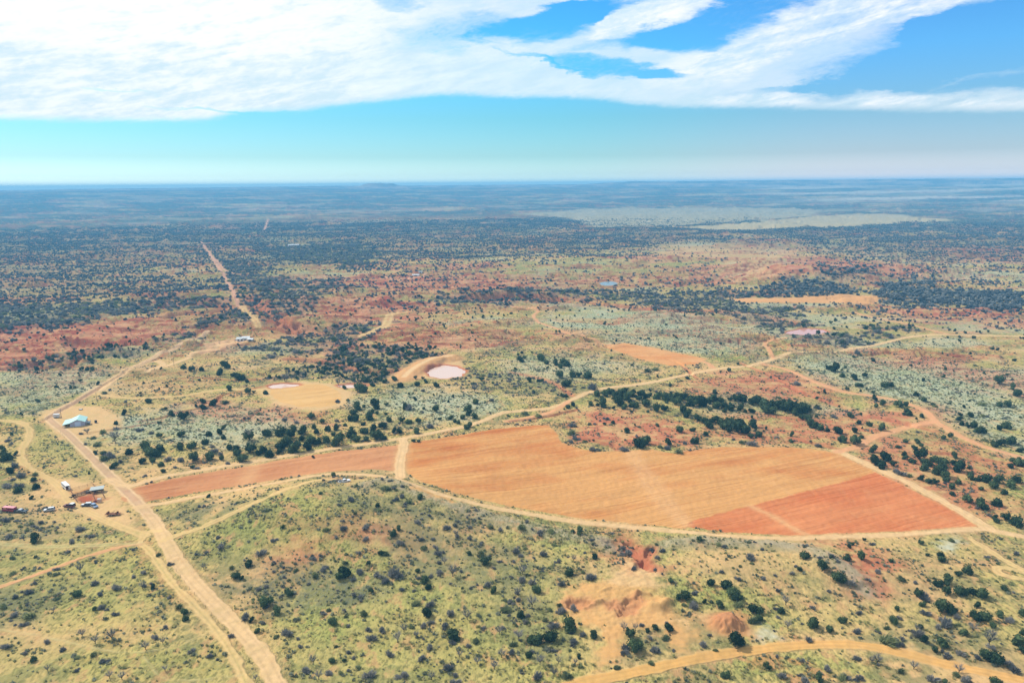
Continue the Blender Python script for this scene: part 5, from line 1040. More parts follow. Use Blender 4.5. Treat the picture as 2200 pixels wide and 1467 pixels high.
def lathe(prf, k=18, axis='z', c=(0, 0, 0)):
    m = MB(); n = len(prf)
    for i in range(k):
        a = 2 * math.pi * i / k
        for r, h in prf:
            p = (r * math.cos(a), r * math.sin(a), h) if axis == 'z' else (r * math.cos(a), h, r * math.sin(a)) if axis == 'y' else (h, r * math.cos(a), r * math.sin(a))
            m.v.append((p[0] + c[0], p[1] + c[1], p[2] + c[2]))
    for i in range(k):
        for j in range(n - 1): m.f.append((i * n + j, ((i + 1) % k) * n + j, ((i + 1) % k) * n + j + 1, i * n + j + 1))
    return m
def fixed(m, name, mat, smooth=False): return bevelled(m, name, mat, 0, smooth)
def wheel(root, x, y, r=0.38, w=0.24, side=1):
    t = obj('wheel', fixed(lathe([(r * .55, -w / 2), (r * .92, -w / 2), (r, -w * .35), (r, w * .35), (r * .92, w / 2), (r * .55, w / 2), (r * .55, -w / 2)], 18, 'y'), 'tyre', M_TYRE), root); t.location = (x, y, r)
    q = obj('rim', fixed(lathe([(0.001, side * w * .30), (r * .2, side * w * .42), (r * .56, side * w * .34), (r * .56, side * -w * .2), (0.001, side * -w * .2)], 14, 'y'), 'rim', M_RIM), t)
    return t
def quad(pts, name, mat, root, th=0.02):
    """a thin panel through four corners"""
    p = [np.array(q_, float) for q_ in pts]; nrm = np.cross(p[1] - p[0], p[3] - p[0]); nrm /= np.linalg.norm(nrm); m = MB()
    m.v = [tuple(q_) for q_ in p] + [tuple(q_ + nrm * th) for q_ in p]; m.f = [(3, 2, 1, 0), (4, 5, 6, 7)] + [(i, (i + 1) % 4, 4 + (i + 1) % 4, 4 + i) for i in range(4)]
    return obj(name, fixed(m, name, mat), root)
def stand(name, rear, front, length=None, **props):
    """an Empty on the ground between two photo points, its +x pointing from the first to the second"""
    x, y, z = at([rear[0], front[0]], [rear[1], front[1]]); cx, cy = (x[0] + x[1]) / 2, (y[0] + y[1]) / 2
    a = math.atan2(y[1] - y[0], x[1] - x[0]); cz = float(H(np.array([cx]), np.array([cy]))[0])
    o = empty(name, (cx, cy, cz + 0.03), a, 1.0, **props); L = math.hypot(x[1] - x[0], y[1] - y[0])
    return o, L
def lights(root, xf, xr, w, zf=0.78, zr=0.9):
    for s in (-1, 1):
        m = MB(); m.box((xf, s * (w / 2 - 0.22), zf), (0.06, 0.30, 0.16)); obj('headlight', bevelled(m, 'headlight', M_LAMP, 0.01), root)
        m = MB(); m.box((xr, s * (w / 2 - 0.12), zr), (0.05, 0.14, 0.28)); obj('tail_light', bevelled(m, 'tail_light', M_TAIL, 0.01), root)
def windows(root, x0, x1, xt0, xt1, zb, zt, w, wt):
    """glass round a cab: bottom x range, top x range, heights, bottom and top width"""
    e = 0.012; mx, mt = (x0 + x1) / 2, (xt0 + xt1) / 2
    for s in (-1, 1):
        for a0, a1, b0, b1 in ((x0 + .12, mx - .04, xt0 + .06, mt - .04), (mx + .04, x1 - .16, mt + .04, xt1 - .04)):
            p = [(a0, s * (w / 2 + e), zb), (a1, s * (w / 2 + e), zb), (b1, s * (wt / 2 + e), zt), (b0, s * (wt / 2 + e), zt)]
            quad(p if s < 0 else p[::-1], 'side_window', M_GLASS, root)
    quad([(x1 + e, -w / 2 + .12, zb), (x1 + e, w / 2 - .12, zb), (xt1 + e, wt / 2 - .1, zt), (xt1 + e, -wt / 2 + .1, zt)], 'windscreen', M_GLASS, root)
    quad([(x0 - e, w / 2 - .12, zb), (x0 - e, -w / 2 + .12, zb), (xt0 - e, -wt / 2 + .1, zt), (xt0 - e, wt / 2 - .1, zt)], 'rear_window', M_GLASS, root)
def pickup(rear, front, label, mat, roofmat=None, L=5.9, **kw):
    t, _ = stand('pickup_truck', rear, front, label=label, category='pickup', **kw); w = 2.0; h = L / 2
    obj('body', bevelled(prof([(-h, .50), (-h, 1.06), (-h * .28, 1.08), (-h * .28, 1.10), (h * .42, 1.10), (h * .93, 1.02), (h, .88), (h, .45), (h * .80, .40), (-h * .9, .40)], w), 'body', mat, 0.04), t)
    bm_ = MB(); bm_.box((-h * .64, 0, 1.085), (h * .64, w - .30, 0.02)); obj('bed_floor', bevelled(bm_, 'bed', M_BLACK, 0), t)
    for s in (-1, 1):
        q_ = MB(); q_.box((-h * .64, s * (w / 2 - .07), 1.16), (h * .72, .12, .14)); obj('bed_rail', bevelled(q_, 'rail', mat, .02), t)
    q_ = MB(); q_.box((-h + .05, 0, 1.12), (.08, w - .1, .20)); obj('tailgate', bevelled(q_, 'tailgate', mat, .02), t)
    x0, x1, a0, a1 = -h * .26, h * .44, -h * .22, h * .20
    obj('cab', bevelled(prof([(x0, 1.09), (x1, 1.09), (a1, 1.80), (a0, 1.80)], w - .06, tap=.14), 'cab', roofmat or mat, 0.04), t)
    windows(t, x0, x1, a0, a1, 1.18, 1.70, w - .08, w - .30); lights(t, h, -h, w)
    q_ = MB(); q_.box((h + .06, 0, .52), (.14, w - .05, .20)); q_.box((-h - .06, 0, .52), (.12, w - .05, .18)); obj('bumper', bevelled(q_, 'bumper', M_STEEL, .03), t)
    for x_ in (-h * .60, h * .64):
        for s in (-1, 1): wheel(t, x_, s * (w / 2 - .10), .40, .26, s)
    return t
def suv(rear, front, label, mat, roofmat=None, L=4.9, H_=1.78, **kw):
    t, _ = stand('estate_car', rear, front, label=label, category='car', **kw); w = 1.92; h = L / 2
    obj('body', bevelled(prof([(-h, .48), (-h * .98, 1.02), (h * .40, 1.04), (h * .90, .94), (h, .78), (h, .42), (h * .8, .36), (-h * .9, .36)], w), 'body', mat, 0.05), t)
    x0, x1, a0, a1 = -h * .96, h * .44, -h * .84, h * .12
    obj('cabin', bevelled(prof([(x0, 1.02), (x1, 1.02), (a1, H_), (a0, H_)], w - .06, tap=.16), 'cabin', roofmat or mat, 0.05), t)
    windows(t, x0, x1, a0, a1, 1.10, H_ - .10, w - .08, w - .34); lights(t, h, -h, w, .72, .95)
    if roofmat: q_ = MB(); q_.box((h * .66, 0, 1.025), (h * .44, w - .3, .02)); obj('bonnet', bevelled(q_, 'bonnet', roofmat, 0), t)
    for x_ in (-h * .60, h * .62):
        for s in (-1, 1): wheel(t, x_, s * (w / 2 - .10), .36, .24, s)
    return t
def stock_trailer(rear, front, label, mat, roof, L, hgt=2.3, **kw):
    t, _ = stand('stock_trailer', rear, front, label=label, category='trailer', **kw); h = L / 2; w = 2.1
    for s in (-1, 1):
        m = MB(); m.box((0, s * w / 2, .95), (L, .06, .9)); m.box((0, s * w / 2, hgt - .12), (L, .06, .3))
        for i in range(5): m.box((-h + .05 + i * (L - .1) / 4, s * w / 2, hgt / 2 + .3), (.1, .08, hgt - .6))
        m.box((0, s * w / 2, 1.68), (L, .05, .14)); obj('side_panel', fixed(m, 'side', mat), t)
    m = MB(); m.box((h - .04, 0, (hgt + .5) / 2), (.08, w - .08, hgt - .5)); obj('front_panel', fixed(m, 'front', mat), t)
    m = MB(); m.box((0, 0, .46), (L, w - .08, .1)); obj('floor_deck', fixed(m, 'deck', M_RUST), t)
    m = prof([(-h, hgt), (h, hgt), (h, hgt + .03), (-h, hgt + .03)], w + .06); obj('roof', bevelled(m, 'roof', roof, .01), t)
    m = MB(); m.box((-h - .02, -w * .27, 1.25), (.05, w * .42, 1.4)); obj('rear_gate', fixed(m, 'gate', mat), t)
    m = MB(); m.box((h + .7, 0, .50), (1.5, .14, .12)); m.box((h + 1.3, 0, .3), (.1, .1, .45)); obj('hitch', fixed(m, 'hitch', M_RUST), t)
    for x_ in (-.55, .45):
        for s in (-1, 1): wheel(t, x_, s * (w / 2 + .06), .36, .22, s)
    return t
pickup((729, 1037), (751, 1034), 'white pickup with black windows parked alone on the grassy knoll', M_WHITE)
pickup((34, 1100), (56, 1101), 'dark grey pickup hitched in front of the red stock trailer', M_DGREY, M_SILVER, 5.8)
stock_trailer((10.5, 1098), (32, 1099.5), 'long red stock trailer hitched behind the dark grey pickup', M_RED, M_PINKROOF, 6.2)
suv((116.5, 1096), (96, 1098), 'silver white car with dark windows, parked alone in the open grass', M_SILVER, M_WHITE)
pk = pickup((160, 1090.5), (139, 1088), 'maroon pickup carrying a dark camper box with pale lid', M_MAROON, None, 5.8)
m = MB(); m.box((-1.85, 0, 1.62), (2.0, 1.85, .95)); obj('camper_box', bevelled(m, 'box', M_BLACK, .04), pk)
m = MB(); m.box((-1.85, 0, 2.12), (2.04, 1.89, .05)); obj('camper_lid', bevelled(m, 'lid', M_WHITE, .01), pk)
suv((196, 1086), (177, 1087.5), 'dark navy car with white roof and bonnet beside the corral', M_NAVY, M_WHITE, 5.1)
suv((199, 1087.5), (207, 1091.5), 'small silver blue car parked behind the dark navy car', M_BLUE, None, 4.3)
stock_trailer((149, 1054), (135, 1042.5), 'white covered stock trailer with open rear at the corral corner', M_WHITE, M_WHITE, 8.0, 2.6)

# flat trailer with rusty gear
t, _ = stand('flatbed_trailer', (230, 1107), (256, 1105.5), label='rusty flat trailer loaded with rusty gear beside the graded road', category='trailer')
m = MB(); m.box((0, 0, .75), (6.8, 2.2, .14)); obj('deck', fixed(m, 'deck', M_RUST), t)
m = MB(); m.tube((3.4, .9, .7), (5.0, 0, .6), .06, .06); m.tube((3.4, -.9, .7), (5.0, 0, .6), .06, .06); obj('drawbar', fixed(m, 'bar', M_RUST), t)
for x_ in (-1.0, 0.0):
    for s in (-1, 1): wheel(t, x_, s * 1.15, .38, .22, s)
def rusty(x_, kind):
    m = MB()
    if kind == 0:
        for k in range(5): m.tube((-.7, -.8 + .4 * k, .05), (.7, -.8 + .4 * k, .9), .06, .05)
        m.tube((-.7, -.9, .1), (-.7, .9, .1), .07, .07); m.tube((.7, -.9, .9), (.7, .9, .9), .07, .07)
    else:
        for k in range(5):
            m.v, m.f = m.v, m.f; n0 = len(m.v); q_ = lathe([(.02, -.03), (.42, -.03), (.42, .03), (.02, .03)], 14, 'y', (0, -.8 + .4 * k, .44)); m.v += q_.v; m.f += [tuple(i + n0 for i in f) for f in q_.f]
        m.tube((0, -.95, .44), (0, .95, .44), .06, .06)
    return m
tx = t.location; ta = t.rotation_euler.z
for k, (x_, kd, nm, lb, cat) in enumerate(((-2.3, 1, 'disc_harrow', 'rusty disc gang at the left end of the rusty flat trailer', 'harrow'), (-.2, 0, 'tine_rack', 'rusty tine rack in the middle of the flat trailer', 'harrow'), (2.0, 1, 'disc_harrow', 'rusty disc gang at the right end of the flat trailer', 'harrow'))):
    o = obj(nm, fixed(rusty(0, kd), nm, M_RUST), None, label=lb, category=cat, group='rusty gear on the flat trailer')
    o.location = (tx.x + math.cos(ta) * x_, tx.y + math.sin(ta) * x_, tx.z + .83); o.rotation_euler = (0, 0, ta)

# corral: pens of posts and rails, open-sided shed, chute, trough
def wpt(px, py): x, y, z = at([px], [py]); return np.array([x[0], y[0], z[0]])
def fence_run(name, label, pts, step=2.6, rails=(0.4, 0.8, 1.2), hp=1.35, pm=None, rm=None, r=.07, cat='fence', rr=.035):
    P_ = [wpt(*p) for p in pts]; root = empty(name, tuple(P_[0]), 0, 1, label=label, category=cat); m = MB(); post = None
    for a, b_ in zip(P_[:-1], P_[1:]):
        L = np.linalg.norm((b_ - a)[:2]); n = max(1, int(round(L / step))); prev = None
        for i in range(n + 1):
            p = a + (b_ - a) * i / n; p[2] = float(H(p[:1], p[1:2])[0])
            if i < n or b_ is P_[-1]:
                if post is None: pmb = MB(); pmb.tube((0, 0, -.3), (0, 0, hp), r, r * .85, 6); post = fixed(pmb, 'post', pm or M_WOODP)
                q_ = obj('post', post, root); q_.location = tuple(p - P_[0])
            if prev is not None:
                for h_ in rails: m.tube(tuple(prev - P_[0] + [0, 0, h_]), tuple(p - P_[0] + [0, 0, h_]), rr, rr, 4)
            prev = p.copy()
    obj('rails', fixed(m, 'rails', rm or M_RUST), root)
    return root
fence_run('corral_fence', 'rusty pipe fence round the outside of the red dirt corral', [(151, 1055), (158, 1066), (165, 1078), (184, 1081), (209, 1080), (225, 1070), (218, 1058)], r=.09, rr=.05)
fence_run('corral_fence', 'dark heavy fence dividing the corral pens below the shed', [(159, 1067), (175, 1063), (190, 1057.5), (205, 1059)], 1.8, (.25, .5, .75, 1.0, 1.25, 1.5), 1.7, r=.10, rr=.09, rm=M_WOODP)
fence_run('corral_fence', 'light fence along the far side of the corral', [(151, 1055), (170, 1049), (188, 1044), (198, 1040), (205, 1047)], 3.0)
fence_run('corral_fence', 'short fence inside the bright red lower pen', [(199, 1062), (202, 1070), (205, 1078)], 2.5)
def open_shed():
    t, _ = stand('open_shed', (199, 1058), (220, 1055.5), label='low open shed with weathered grey sheet roof in the corral', category='shed'); m = MB()
    for x_ in (-2.6, 0, 2.6):
        for y_ in (-1.5, 1.5):
            q_ = MB(); q_.tube((x_, y_, -.2), (x_, y_, 2.0 if y_ < 0 else 2.4), .08, .08, 6); obj('post', fixed(q_, 'post', M_WOODP), t)
    quad([(-3.2, -2.0, 2.05), (3.1, -1.9, 2.1), (3.2, 1.9, 2.5), (-3.0, 2.0, 2.5)], 'roof', M_SHEET, t, .05)
    q_ = MB(); q_.box((0, 1.55, 1.0), (5.2, .06, 1.8)); obj('back_wall', fixed(q_, 'wall', M_WOODP), t)
    q_ = MB(); q_.box((-4.3, .3, .75), (1.8, 2.0, 1.3)); obj('lean_wall', fixed(q_, 'lean', M_WOODP), t)
open_shed()
t, _ = stand('squeeze_chute', (211, 1079), (216.5, 1078), label='grey barred cattle chute standing at the corral edge', category='chute')
for s in (-1, 1):
    m = MB()
    for k in range(6): m.tube((-.9 + .36 * k, s * .5, 0), (-.9 + .36 * k, s * .6, 1.7), .05, .05)
    for h_ in (.2, .9, 1.65): m.tube((-.95, s * .55, h_), (.95, s * .55, h_), .05, .05)
    obj('side_frame', fixed(m, 'frame', M_STEEL), t)
m = MB(); m.box((0, 0, 1.78), (1.7, 1.1, .08)); obj('top_plate', fixed(m, 'top', M_STEEL), t)
t, _ = stand('feed_trough', (201.5, 1079), (208, 1078), label='low red metal trough beside the barred chute', category='trough')
m = MB(); m.box((0, 0, .34), (1.7, .06, .4)); m.box((0, .6, .34), (1.7, .06, .4)); m.box((-.85, .3, .34), (.06, .6, .4)); m.box((.85, .3, .34), (.06, .6, .4)); m.box((0, .3, .18), (1.7, .6, .05)); obj('tub', fixed(m, 'tub', M_RED), t)
m = MB()
for x_ in (-.7, .7): m.box((x_, .3, .08), (.08, .5, .16))
obj('leg', fixed(m, 'leg', M_RUST), t)

def skinned(name, joints, edges, mat, root=None, sub=2, rootv=0):
    me = bpy.data.meshes.new(name); me.from_pydata([j[:3] for j in joints], edges, []); o = bpy.data.objects.new(name, me); C.objects.link(o)
    o.modifiers.new('skin', 'SKIN')
    for i, v in enumerate(me.skin_vertices[0].data):
        r = joints[i][3]; v.radius = r if isinstance(r, tuple) else (r, r); v.use_root = i == rootv
    md = o.modifiers.new('sub', 'SUBSURF'); md.levels = md.render_levels = sub
    bpy.context.view_layer.update()
    dg = bpy.context.evaluated_depsgraph_get(); m2 = bpy.data.meshes.new_from_object(o.evaluated_get(dg)); o.modifiers.clear(); o.data = m2; m2.materials.clear(); m2.materials.append(mat)
    m2.polygons.foreach_set('use_smooth', [True] * len(m2.polygons))
    if root is not None: o.parent = root
    return o
# black cow by the corral corner: body, chest, neck, head, jointed legs, tail
J = [(0, 0, 1.05, (.36, .34)), (.45, 0, 1.05, (.37, .33)), (-.55, 0, 1.10, (.33, .30)), (.80, 0, 1.15, (.24, .22)), (1.10, 0, 1.32, (.15, .16)), (1.35, 0, 1.22, (.11, .11)), (1.52, 0, 1.08, (.08, .07))]
E = [(0, 1), (0, 2), (1, 3), (3, 4), (4, 5), (5, 6)]
for s in (-1, 1):
    n = len(J); J += [(.55, s * .20, .80, .13), (.56, s * .21, .42, .065), (.55, s * .21, .05, .055)]; E += [(1, n), (n, n + 1), (n + 1, n + 2)]
    n = len(J); J += [(-.62, s * .20, .85, .16), (-.55, s * .21, .62, .09), (-.74, s * .21, .40, .06), (-.68, s * .21, .05, .055)]; E += [(2, n), (n, n + 1), (n + 1, n + 2), (n + 2, n + 3)]
n = len(J); J += [(-.90, 0, 1.15, .04), (-.98, 0, .70, .03), (-.98, 0, .5, .045)]; E += [(2, n), (n, n + 1), (n + 1, n + 2)]
n = len(J); J += [(1.14, .16, 1.40, .04), (1.14, -.16, 1.40, .04)]; E += [(4, n), (4, n + 1)]
t, _ = stand('cow', (158, 1070), (153, 1072), label='black cow standing at the outer corner of the corral', category='cow'); skinned('body', J, E, M_HIDE, t)
t, _ = stand('cow', (162, 1067.5), (158, 1068), label='second black cow close against the corral fence', category='cow'); skinned('body', J, E, M_HIDE, t)
# person between the cars
t, _ = stand('person', (197, 1085.5), (198, 1085), label='person in dark red shirt standing by the dark navy car', category='person')
J = [(0, 0, .98, (.15, .11)), (0, 0, 1.22, (.16, .11)), (0, 0, 1.42, (.17, .10)), (0, 0, 1.53, (.06, .06)), (0.01, 0, 1.66, (.09, .085)), (0.01, 0, 1.74, (.08, .075))]; E = [(0, 1), (1, 2), (2, 3), (3, 4), (4, 5)]
for s in (-1, 1):
    n = len(J); J += [(0, s * .10, .90, .095), (.02, s * .11, .50, .065), (0, s * .12, .09, .045), (.14, s * .13, .04, .035)]; E += [(0, n), (n, n + 1), (n + 1, n + 2), (n + 2, n + 3)]
    n = len(J); J += [(0, s * .20, 1.40, .055), (-.02, s * .26, 1.14, .042), (.07, s * .27, .90, .030), (.10, s * .27, .81, .026)]; E += [(2, n), (n, n + 1), (n + 1, n + 2), (n + 2, n + 3)]
    w = n + 3
    for k in range(5):
        n = len(J); J += [(.085 + .018 * k, s * (.255 + (.02 if k == 0 else 0)), .745 + .004 * abs(k - 2), .0085), (.09 + .018 * k, s * .262, .715, .0075)]; E += [(w, n), (n, n + 1)]
pb = skinned('body', J, E, M_SKIN, t)
J2 = [(0, 0, .98, (.165, .125)), (0, 0, 1.22, (.175, .125)), (0, 0, 1.42, (.18, .115)), (0, 0, 1.49, (.08, .08))] + [(0, -.21, 1.39, .07), (-.02, -.265, 1.16, .056), (0, .21, 1.39, .07), (-.02, .265, 1.16, .056)]
skinned('shirt', J2, [(0, 1), (1, 2), (2, 3), (2, 4), (4, 5), (2, 6), (6, 7)], M_SHIRT, t)
skinned('jeans', [(0, 0, 1.0, (.165, .125)), (0, -.10, .90, .108), (.02, -.11, .50, .078), (0, -.12, .12, .06), (0, .10, .90, .108), (.02, .11, .50, .078), (0, .12, .12, .06)], [(0, 1), (1, 2), (2, 3), (0, 4), (4, 5), (5, 6)], M_JEAN, t)
obj('hat', fixed(lathe([(.001, 1.86), (.09, 1.85), (.10, 1.765), (.19, 1.755), (.19, 1.745), (.001, 1.75)], 16), 'hat', M_HAT), t)

# ------------------------------------------------------------------ teal-roofed barn
def gable(root, L, W, he, hr, wall, roofm, over=.35, th=.10, door=None):
    """gabled shed: ridge along x (length L), width W across y, eaves he, ridge hr"""
    for s in (-1, 1):
        m = MB(); m.box((0, s * (W / 2 - .05), he / 2), (L, .1, he)); obj('side_wall', fixed(m, 'wall', wall), root)
        m = MB(); x_ = s * (L / 2 - .05); n = 5; pr = [(-W / 2 + .1, 0), (W / 2 - .1, 0), (W / 2 - .1, he), (0, hr - .06), (-W / 2 + .1, he)]
        m.v = [(x_ - .05, y_, z_) for y_, z_ in pr] + [(x_ + .05, y_, z_) for y_, z_ in pr]; m.f = [tuple(range(5)), tuple(range(9, 4, -1))] + [(i, (i + 1) % 5, 5 + (i + 1) % 5, 5 + i) for i in range(5)]
        obj('end_wall', fixed(m, 'end', wall), root)
        k = (hr - he) / (W / 2); y1 = s * (W / 2 + over); z1 = he - k * over + .03
        quad([(-L / 2 - over, 0, hr + .03), (L / 2 + over, 0, hr + .03), (L / 2 + over, y1, z1), (-L / 2 - over, y1, z1)][::(-1 if s > 0 else 1)], 'roof_slope', roofm, root, th)
a, b_ = wpt(151.8, 917.3), wpt(181.8, 914); u = (b_ - a)[:2]; W_ = np.linalg.norm(u); ang = math.atan2(u[1], u[0]) + math.pi / 2
mid = (a + b_)[:2] / 2; back = np.array([math.cos(ang), math.sin(ang)]); ctr = mid + back * 5.5
barn = empty('metal_barn', (ctr[0], ctr[1], BARN_Z), ang, 1, label='grey metal barn with teal gabled roof and open lean-to', category='barn')
BW = max(8.5, min(W_, 10.5)); gable(barn, 11.0, BW, 2.7, 4.5, M_WALL, M_TEAL)
m = MB(); m.box((-5.53, -0.2, 1.45), (.05, 3.4, 2.9)); dr_ = obj('sliding_door', fixed(m, 'door', M_DOOR), barn)
m = MB(); m.box((-5.58, 1.0, 1.2), (.06, .05, .4)); obj('door_handle', fixed(m, 'handle', M_STEEL), dr_)
quad([(-5.8, BW / 2 + .40, 2.54), (5.8, BW / 2 + .40, 2.54), (5.8, BW / 2 + 4.2, 1.95), (-5.8, BW / 2 + 4.2, 1.95)][::-1], 'lean_to_roof', M_TEAL, barn, .08)
for x_ in (-5.5, -1.8, 1.8, 5.5):
    m = MB(); m.tube((x_, BW / 2 + 4.0, -.2), (x_, BW / 2 + 4.0, 1.95), .08, .08, 6); obj('lean_to_post', fixed(m, 'post', M_WOODP), barn)
m = MB(); m.box((2.0, BW / 2 + 3.9, 1.0), (7.0, .06, 1.8)); obj('lean_to_wall', fixed(m, 'lw', M_WOODP), barn)
M_CREAM = paint('cream_panels', (0.62, 0.60, 0.54), 0.7)
def near_barn(dx, dy): c, s = math.cos(ang), math.sin(ang); return (ctr[0] + c * dx - s * dy, ctr[1] + s * dx + c * dy, BARN_Z)
t = empty('panel_rack', near_barn(-4.6, BW / 2 + 3.4), ang, 1, label='leaning pale pipe panels under the barn lean-to', category='gate panels')
for k in range(3):
    m = MB()
    for h_ in (.3, .7, 1.1, 1.5): m.tube((-1.0, .25 * k, h_), (1.0, .25 * k, h_), .035, .035, 4)
    for x_ in (-1, 1): m.tube((x_, .25 * k, 0), (x_, .25 * k, 1.55), .04, .04, 4)
    obj('panel', fixed(m, 'panel', M_CREAM), t)
t = empty('storage_rack', near_barn(-3.6, -BW / 2 - 1.8), ang, 1, label='metal storage rack with pale sheets against the barn side wall', category='rack')
m = MB()
for x_ in (-2, 0, 2):
    for y_ in (-1, 1): m.tube((x_, y_, 0), (x_, y_, 2.3), .06, .06, 5)
for z_ in (.8, 1.6, 2.3):
    for y_ in (-1, 1): m.tube((-2, y_, z_), (2, y_, z_), .05, .05, 4)
obj('frame', fixed(m, 'frame', M_STEEL), t)
for k, z_ in enumerate((.85, 1.65)):
    m = MB(); m.box((0, -.1, z_), (3.6, 1.7, .12)); obj('shelf', fixed(m, 'shelf', M_DGREY), t)
m = MB(); m.box((-1.2, -1.1, 1.0), (.9, .08, 1.5)); obj('leaning_sheet', fixed(m, 'sheet', M_WHITE), t)
# white horse trailer, black tank, round stock tank
stock_trailer((117, 897), (126.5, 896.5), 'short white horse trailer parked by the road behind the barn', M_WHITE, M_WHITE, 3.6, 2.4)
def tank(px, py, r, h_, mat, lidm, name, label, cat):
    p = wpt(px, py); t = empty(name, tuple(p), 0, 1, label=label, category=cat)
    obj('tank_wall', fixed(lathe([(.001, 0), (r, 0), (r * 1.02, h_ * .3), (r, h_ * .6), (r * 1.02, h_ * .85), (r * .96, h_), (r * .9, h_ - .02)] + ([(r * .3, h_ + .15), (.001, h_ + .17)] if h_ > 1 else [(r * .9, h_ * .6), (.001, h_ * .6)]), 24), 'wall', mat, True), t)
    obj('lid' if h_ > 1 else 'water', fixed(lathe([(.001, h_ + .20), (r * .28, h_ + .19), (r * .28, h_ + .10)] if h_ > 1 else [(.001, h_ * .75), (r * .88, h_ * .75), (r * .88, h_ * .70)], 20), 'lid', lidm), t)
tank(206, 908, .75, 1.7, M_BLACK, M_BLACK, 'water_tank', 'upright black plastic tank standing right of the barn', 'tank')
tank(173.5, 880, 1.25, .6, M_BLACK, M_CREAM, 'stock_tank', 'round dark stock tank beyond the barn at the yard edge', 'tank')
# utility poles
for i, (px, py, h_, lb) in enumerate(((132, 898, 6.3, 'wooden utility pole beside the white horse trailer'), (208.6, 863.5, 7.0, 'utility pole where the yellow track leaves the graded road'), (299, 821.5, 7.0, 'utility pole beside the tan track halfway to the ranch house'),
                                      (374.2, 786.5, 7.2, 'utility pole near the track bend towards the ranch house'), (282, 723, 8.0, 'utility pole at the foot of the red slope'))):
    p = wpt(px, py); t = empty('utility_pole', tuple(p), .3, 1, label=lb, category='utility pole', group='utility poles along the ranch road')
    m = MB(); m.tube((0, 0, -.5), (-.1, 0, h_), .16, .11, 8); obj('post', fixed(m, 'post', M_WOODP), t)
    m = MB(); m.box((-.1, 0, h_ - .6), (.12, 2.0, .12)); obj('crossarm', fixed(m, 'arm', M_WOODP), t)
    for y_ in (-.85, 0, .85): m = MB(); m.tube((-.1, y_, h_ - .54), (-.1, y_, h_ - .34), .05, .04, 6); obj('insulator', fixed(m, 'ins', M_LAMP), t)
# pale ranch house group and far sheds
def house(px, py, L, W, he, hr, wall, roofm, label, rz, name='ranch_house', cat='house', win=0):
    p = wpt(px, py); t = empty(name, tuple(p), rz, 1, label=label, category=cat); gable(t, L, W, he, hr, wall, roofm, .4)
    for k in range(win):
        x_ = -L / 2 + L * (k + .5) / win; m = MB(); m.box((x_, -W / 2 - .01, he * .5), (L / win * .5, .08, he * .55)); w_ = obj('window', fixed(m, 'win', M_GLASS), t)
        m = MB(); m.box((x_, -W / 2 - .05, he * .79), (L / win * .56, .06, .08)); obj('lintel', fixed(m, 'lin', M_WHITE), w_)
    if not win: m = MB(); m.box((0, -W / 2 - .01, he * .45), (L * .4, .08, he * .8)); obj('door', fixed(m, 'door', M_DGREY), t)
    return t
house(521, 732, 10, 6, 2.7, 4.0, M_WHITE, M_STEEL, 'pale ranch house with light roof at the end of the tan road', .15, win=3)
house(529, 729.5, 7, 5, 2.4, 3.5, M_WHITE, M_WHITE, 'white outbuilding just behind the pale ranch house', .2, 'outbuilding', 'outbuilding', 2)
house(539, 732, 5.5, 3.5, 2.0, 2.7, M_STEEL, M_WHITE, 'low white roofed shed right of the ranch house', -.1, 'low_shed', 'shed')
suv((507, 733), (512, 732.5), 'white car parked left of the ranch house', M_WHITE, None, 4.8)
house(633, 529, 22, 9, 3.5, 5.5, M_STEEL, M_WHITE, 'long white roofed shed far off among the dark woodland', .35, 'farm_shed', 'shed')
house(623, 531, 8, 6, 3, 4.2, M_WHITE, M_WHITE, 'small white shed left of the long far shed', .1, 'farm_shed', 'shed')
house(893, 588, 12, 6, 2.8, 3.8, M_STEEL, M_WHITE, 'pale roofed shed in the middle badlands above the red track', .1, 'farm_shed', 'shed')
house(904, 586.5, 6, 5, 2.6, 3.4, M_WHITE, M_SHEET, 'small pale hut right of the badlands shed', -.2, 'farm_hut', 'hut')
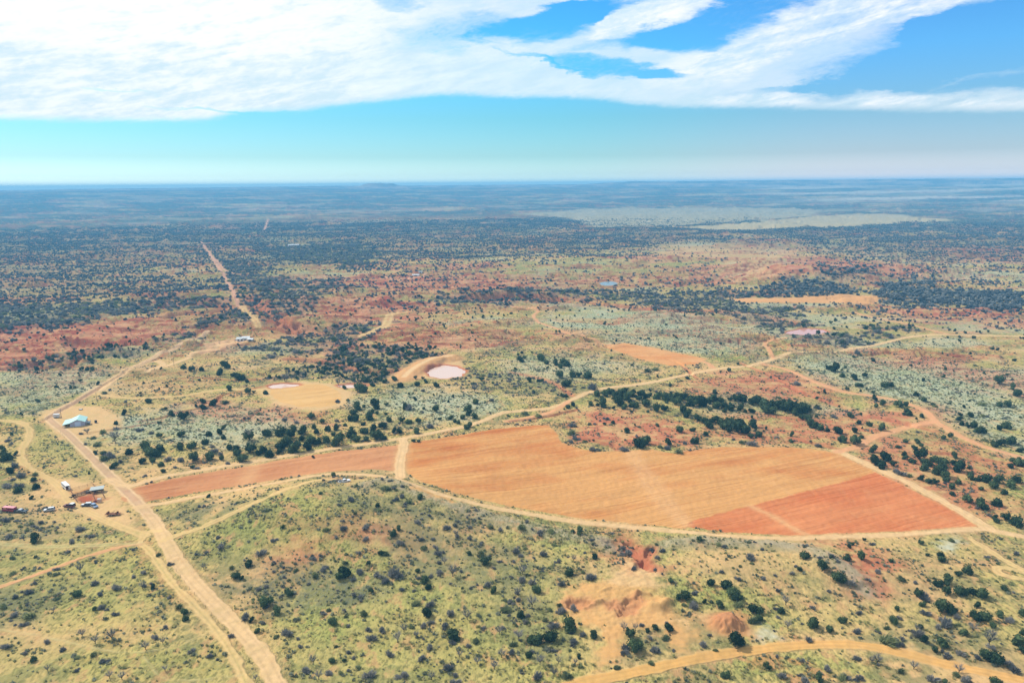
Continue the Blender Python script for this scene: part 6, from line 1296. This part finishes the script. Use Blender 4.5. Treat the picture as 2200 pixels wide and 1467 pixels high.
# fence between the road and the rut track at the bottom left
fence_run('wire_fence', 'wire fence with thin dark posts between graded road and rut track', [(566, 1478), (549, 1440), (521, 1400), (483, 1352), (442, 1305), (407, 1265), (370, 1215)], 5.5, (.55, 1.1), 1.3, r=.05, rr=.005)
fence_run('wire_fence', 'wire fence following the dark ditch along the road beyond the barn', [(92, 904), (130, 880), (165, 860), (205, 836), (260, 803), (315, 777), (352, 763)], 7, (.55, 1.1), 1.3, r=.05, rr=.005)
fence_run('wire_fence', 'wire fence running left of the graded road above the corral', [(218, 1038), (190, 1005), (160, 968), (130, 930)], 5.5, (.55, 1.1), 1.3, r=.05, rr=.005)
# wind turbines on the left horizon
def turbine_mesh():
    t = MB(); t.tube((0, 0, 0), (0, 0, 78), 2.2, 1.3, 10); n_ = MB(); n_.box((0, 1, 79.5), (3.2, 8, 3.4))
    b = MB()
    for k in range(3):
        a = k * 2.094 + .4; e = (math.sin(a) * 36, -4, 79.5 + math.cos(a) * 36); b.tube((0, -4, 79.5), e, 1.3, .3, 5)
    return fixed(t, 'tower', M_WHITE), fixed(n_, 'nacelle', M_WHITE), fixed(b, 'rotor', M_WHITE)
TM = turbine_mesh()
for k, px in enumerate((502, 527, 556, 580, 606, 634, 668)):
    d = rays(np.array([px]), np.array([401.0]))[0]; kk = (9900 + 300 * (k % 3)) / math.hypot(d[0], d[1])
    t = empty('wind_turbine', (d[0] * kk, d[1] * kk, 105), .2 * k, .68, label=f'pale wind turbine on the left horizon, {["first", "second", "third", "fourth", "fifth", "sixth", "seventh"][k]} from the left', category='wind turbine', group='wind turbines on the horizon')
    for nm, me_ in zip(('tower', 'nacelle', 'rotor'), TM): obj(nm, me_, t)

# ------------------------------------------------------------------ haze: even air over the whole plain
hm = bpy.data.materials.new('haze_air'); hm.use_nodes = True; nt = hm.node_tree; nt.nodes.clear()
pv = N(nt, 'ShaderNodeVolumePrincipled'); pv.inputs['Color'].default_value = (0.17, 0.57, 0.94, 1); pv.inputs['Density'].default_value = HAZE
pv.inputs['Anisotropy'].default_value = 0.0
N(nt, 'ShaderNodeOutputMaterial', ins={'Volume': pv.outputs[0]})
bm = bmesh.new(); bmesh.ops.create_cube(bm, size=1.0)
lo, hi = GZ.min() - 2.0, 196.0
for v in bm.verts: v.co = Vector((v.co.x * 27000, v.co.y * 27000, lo if v.co.z < 0 else hi))
me = bpy.data.meshes.new('haze'); bm.to_mesh(me); bm.free(); me.materials.append(hm)
hz = bpy.data.objects.new('haze', me); C.objects.link(hz); hz['kind'] = 'stuff'; hz['label'] = 'thin blue haze lying over the distant plain'
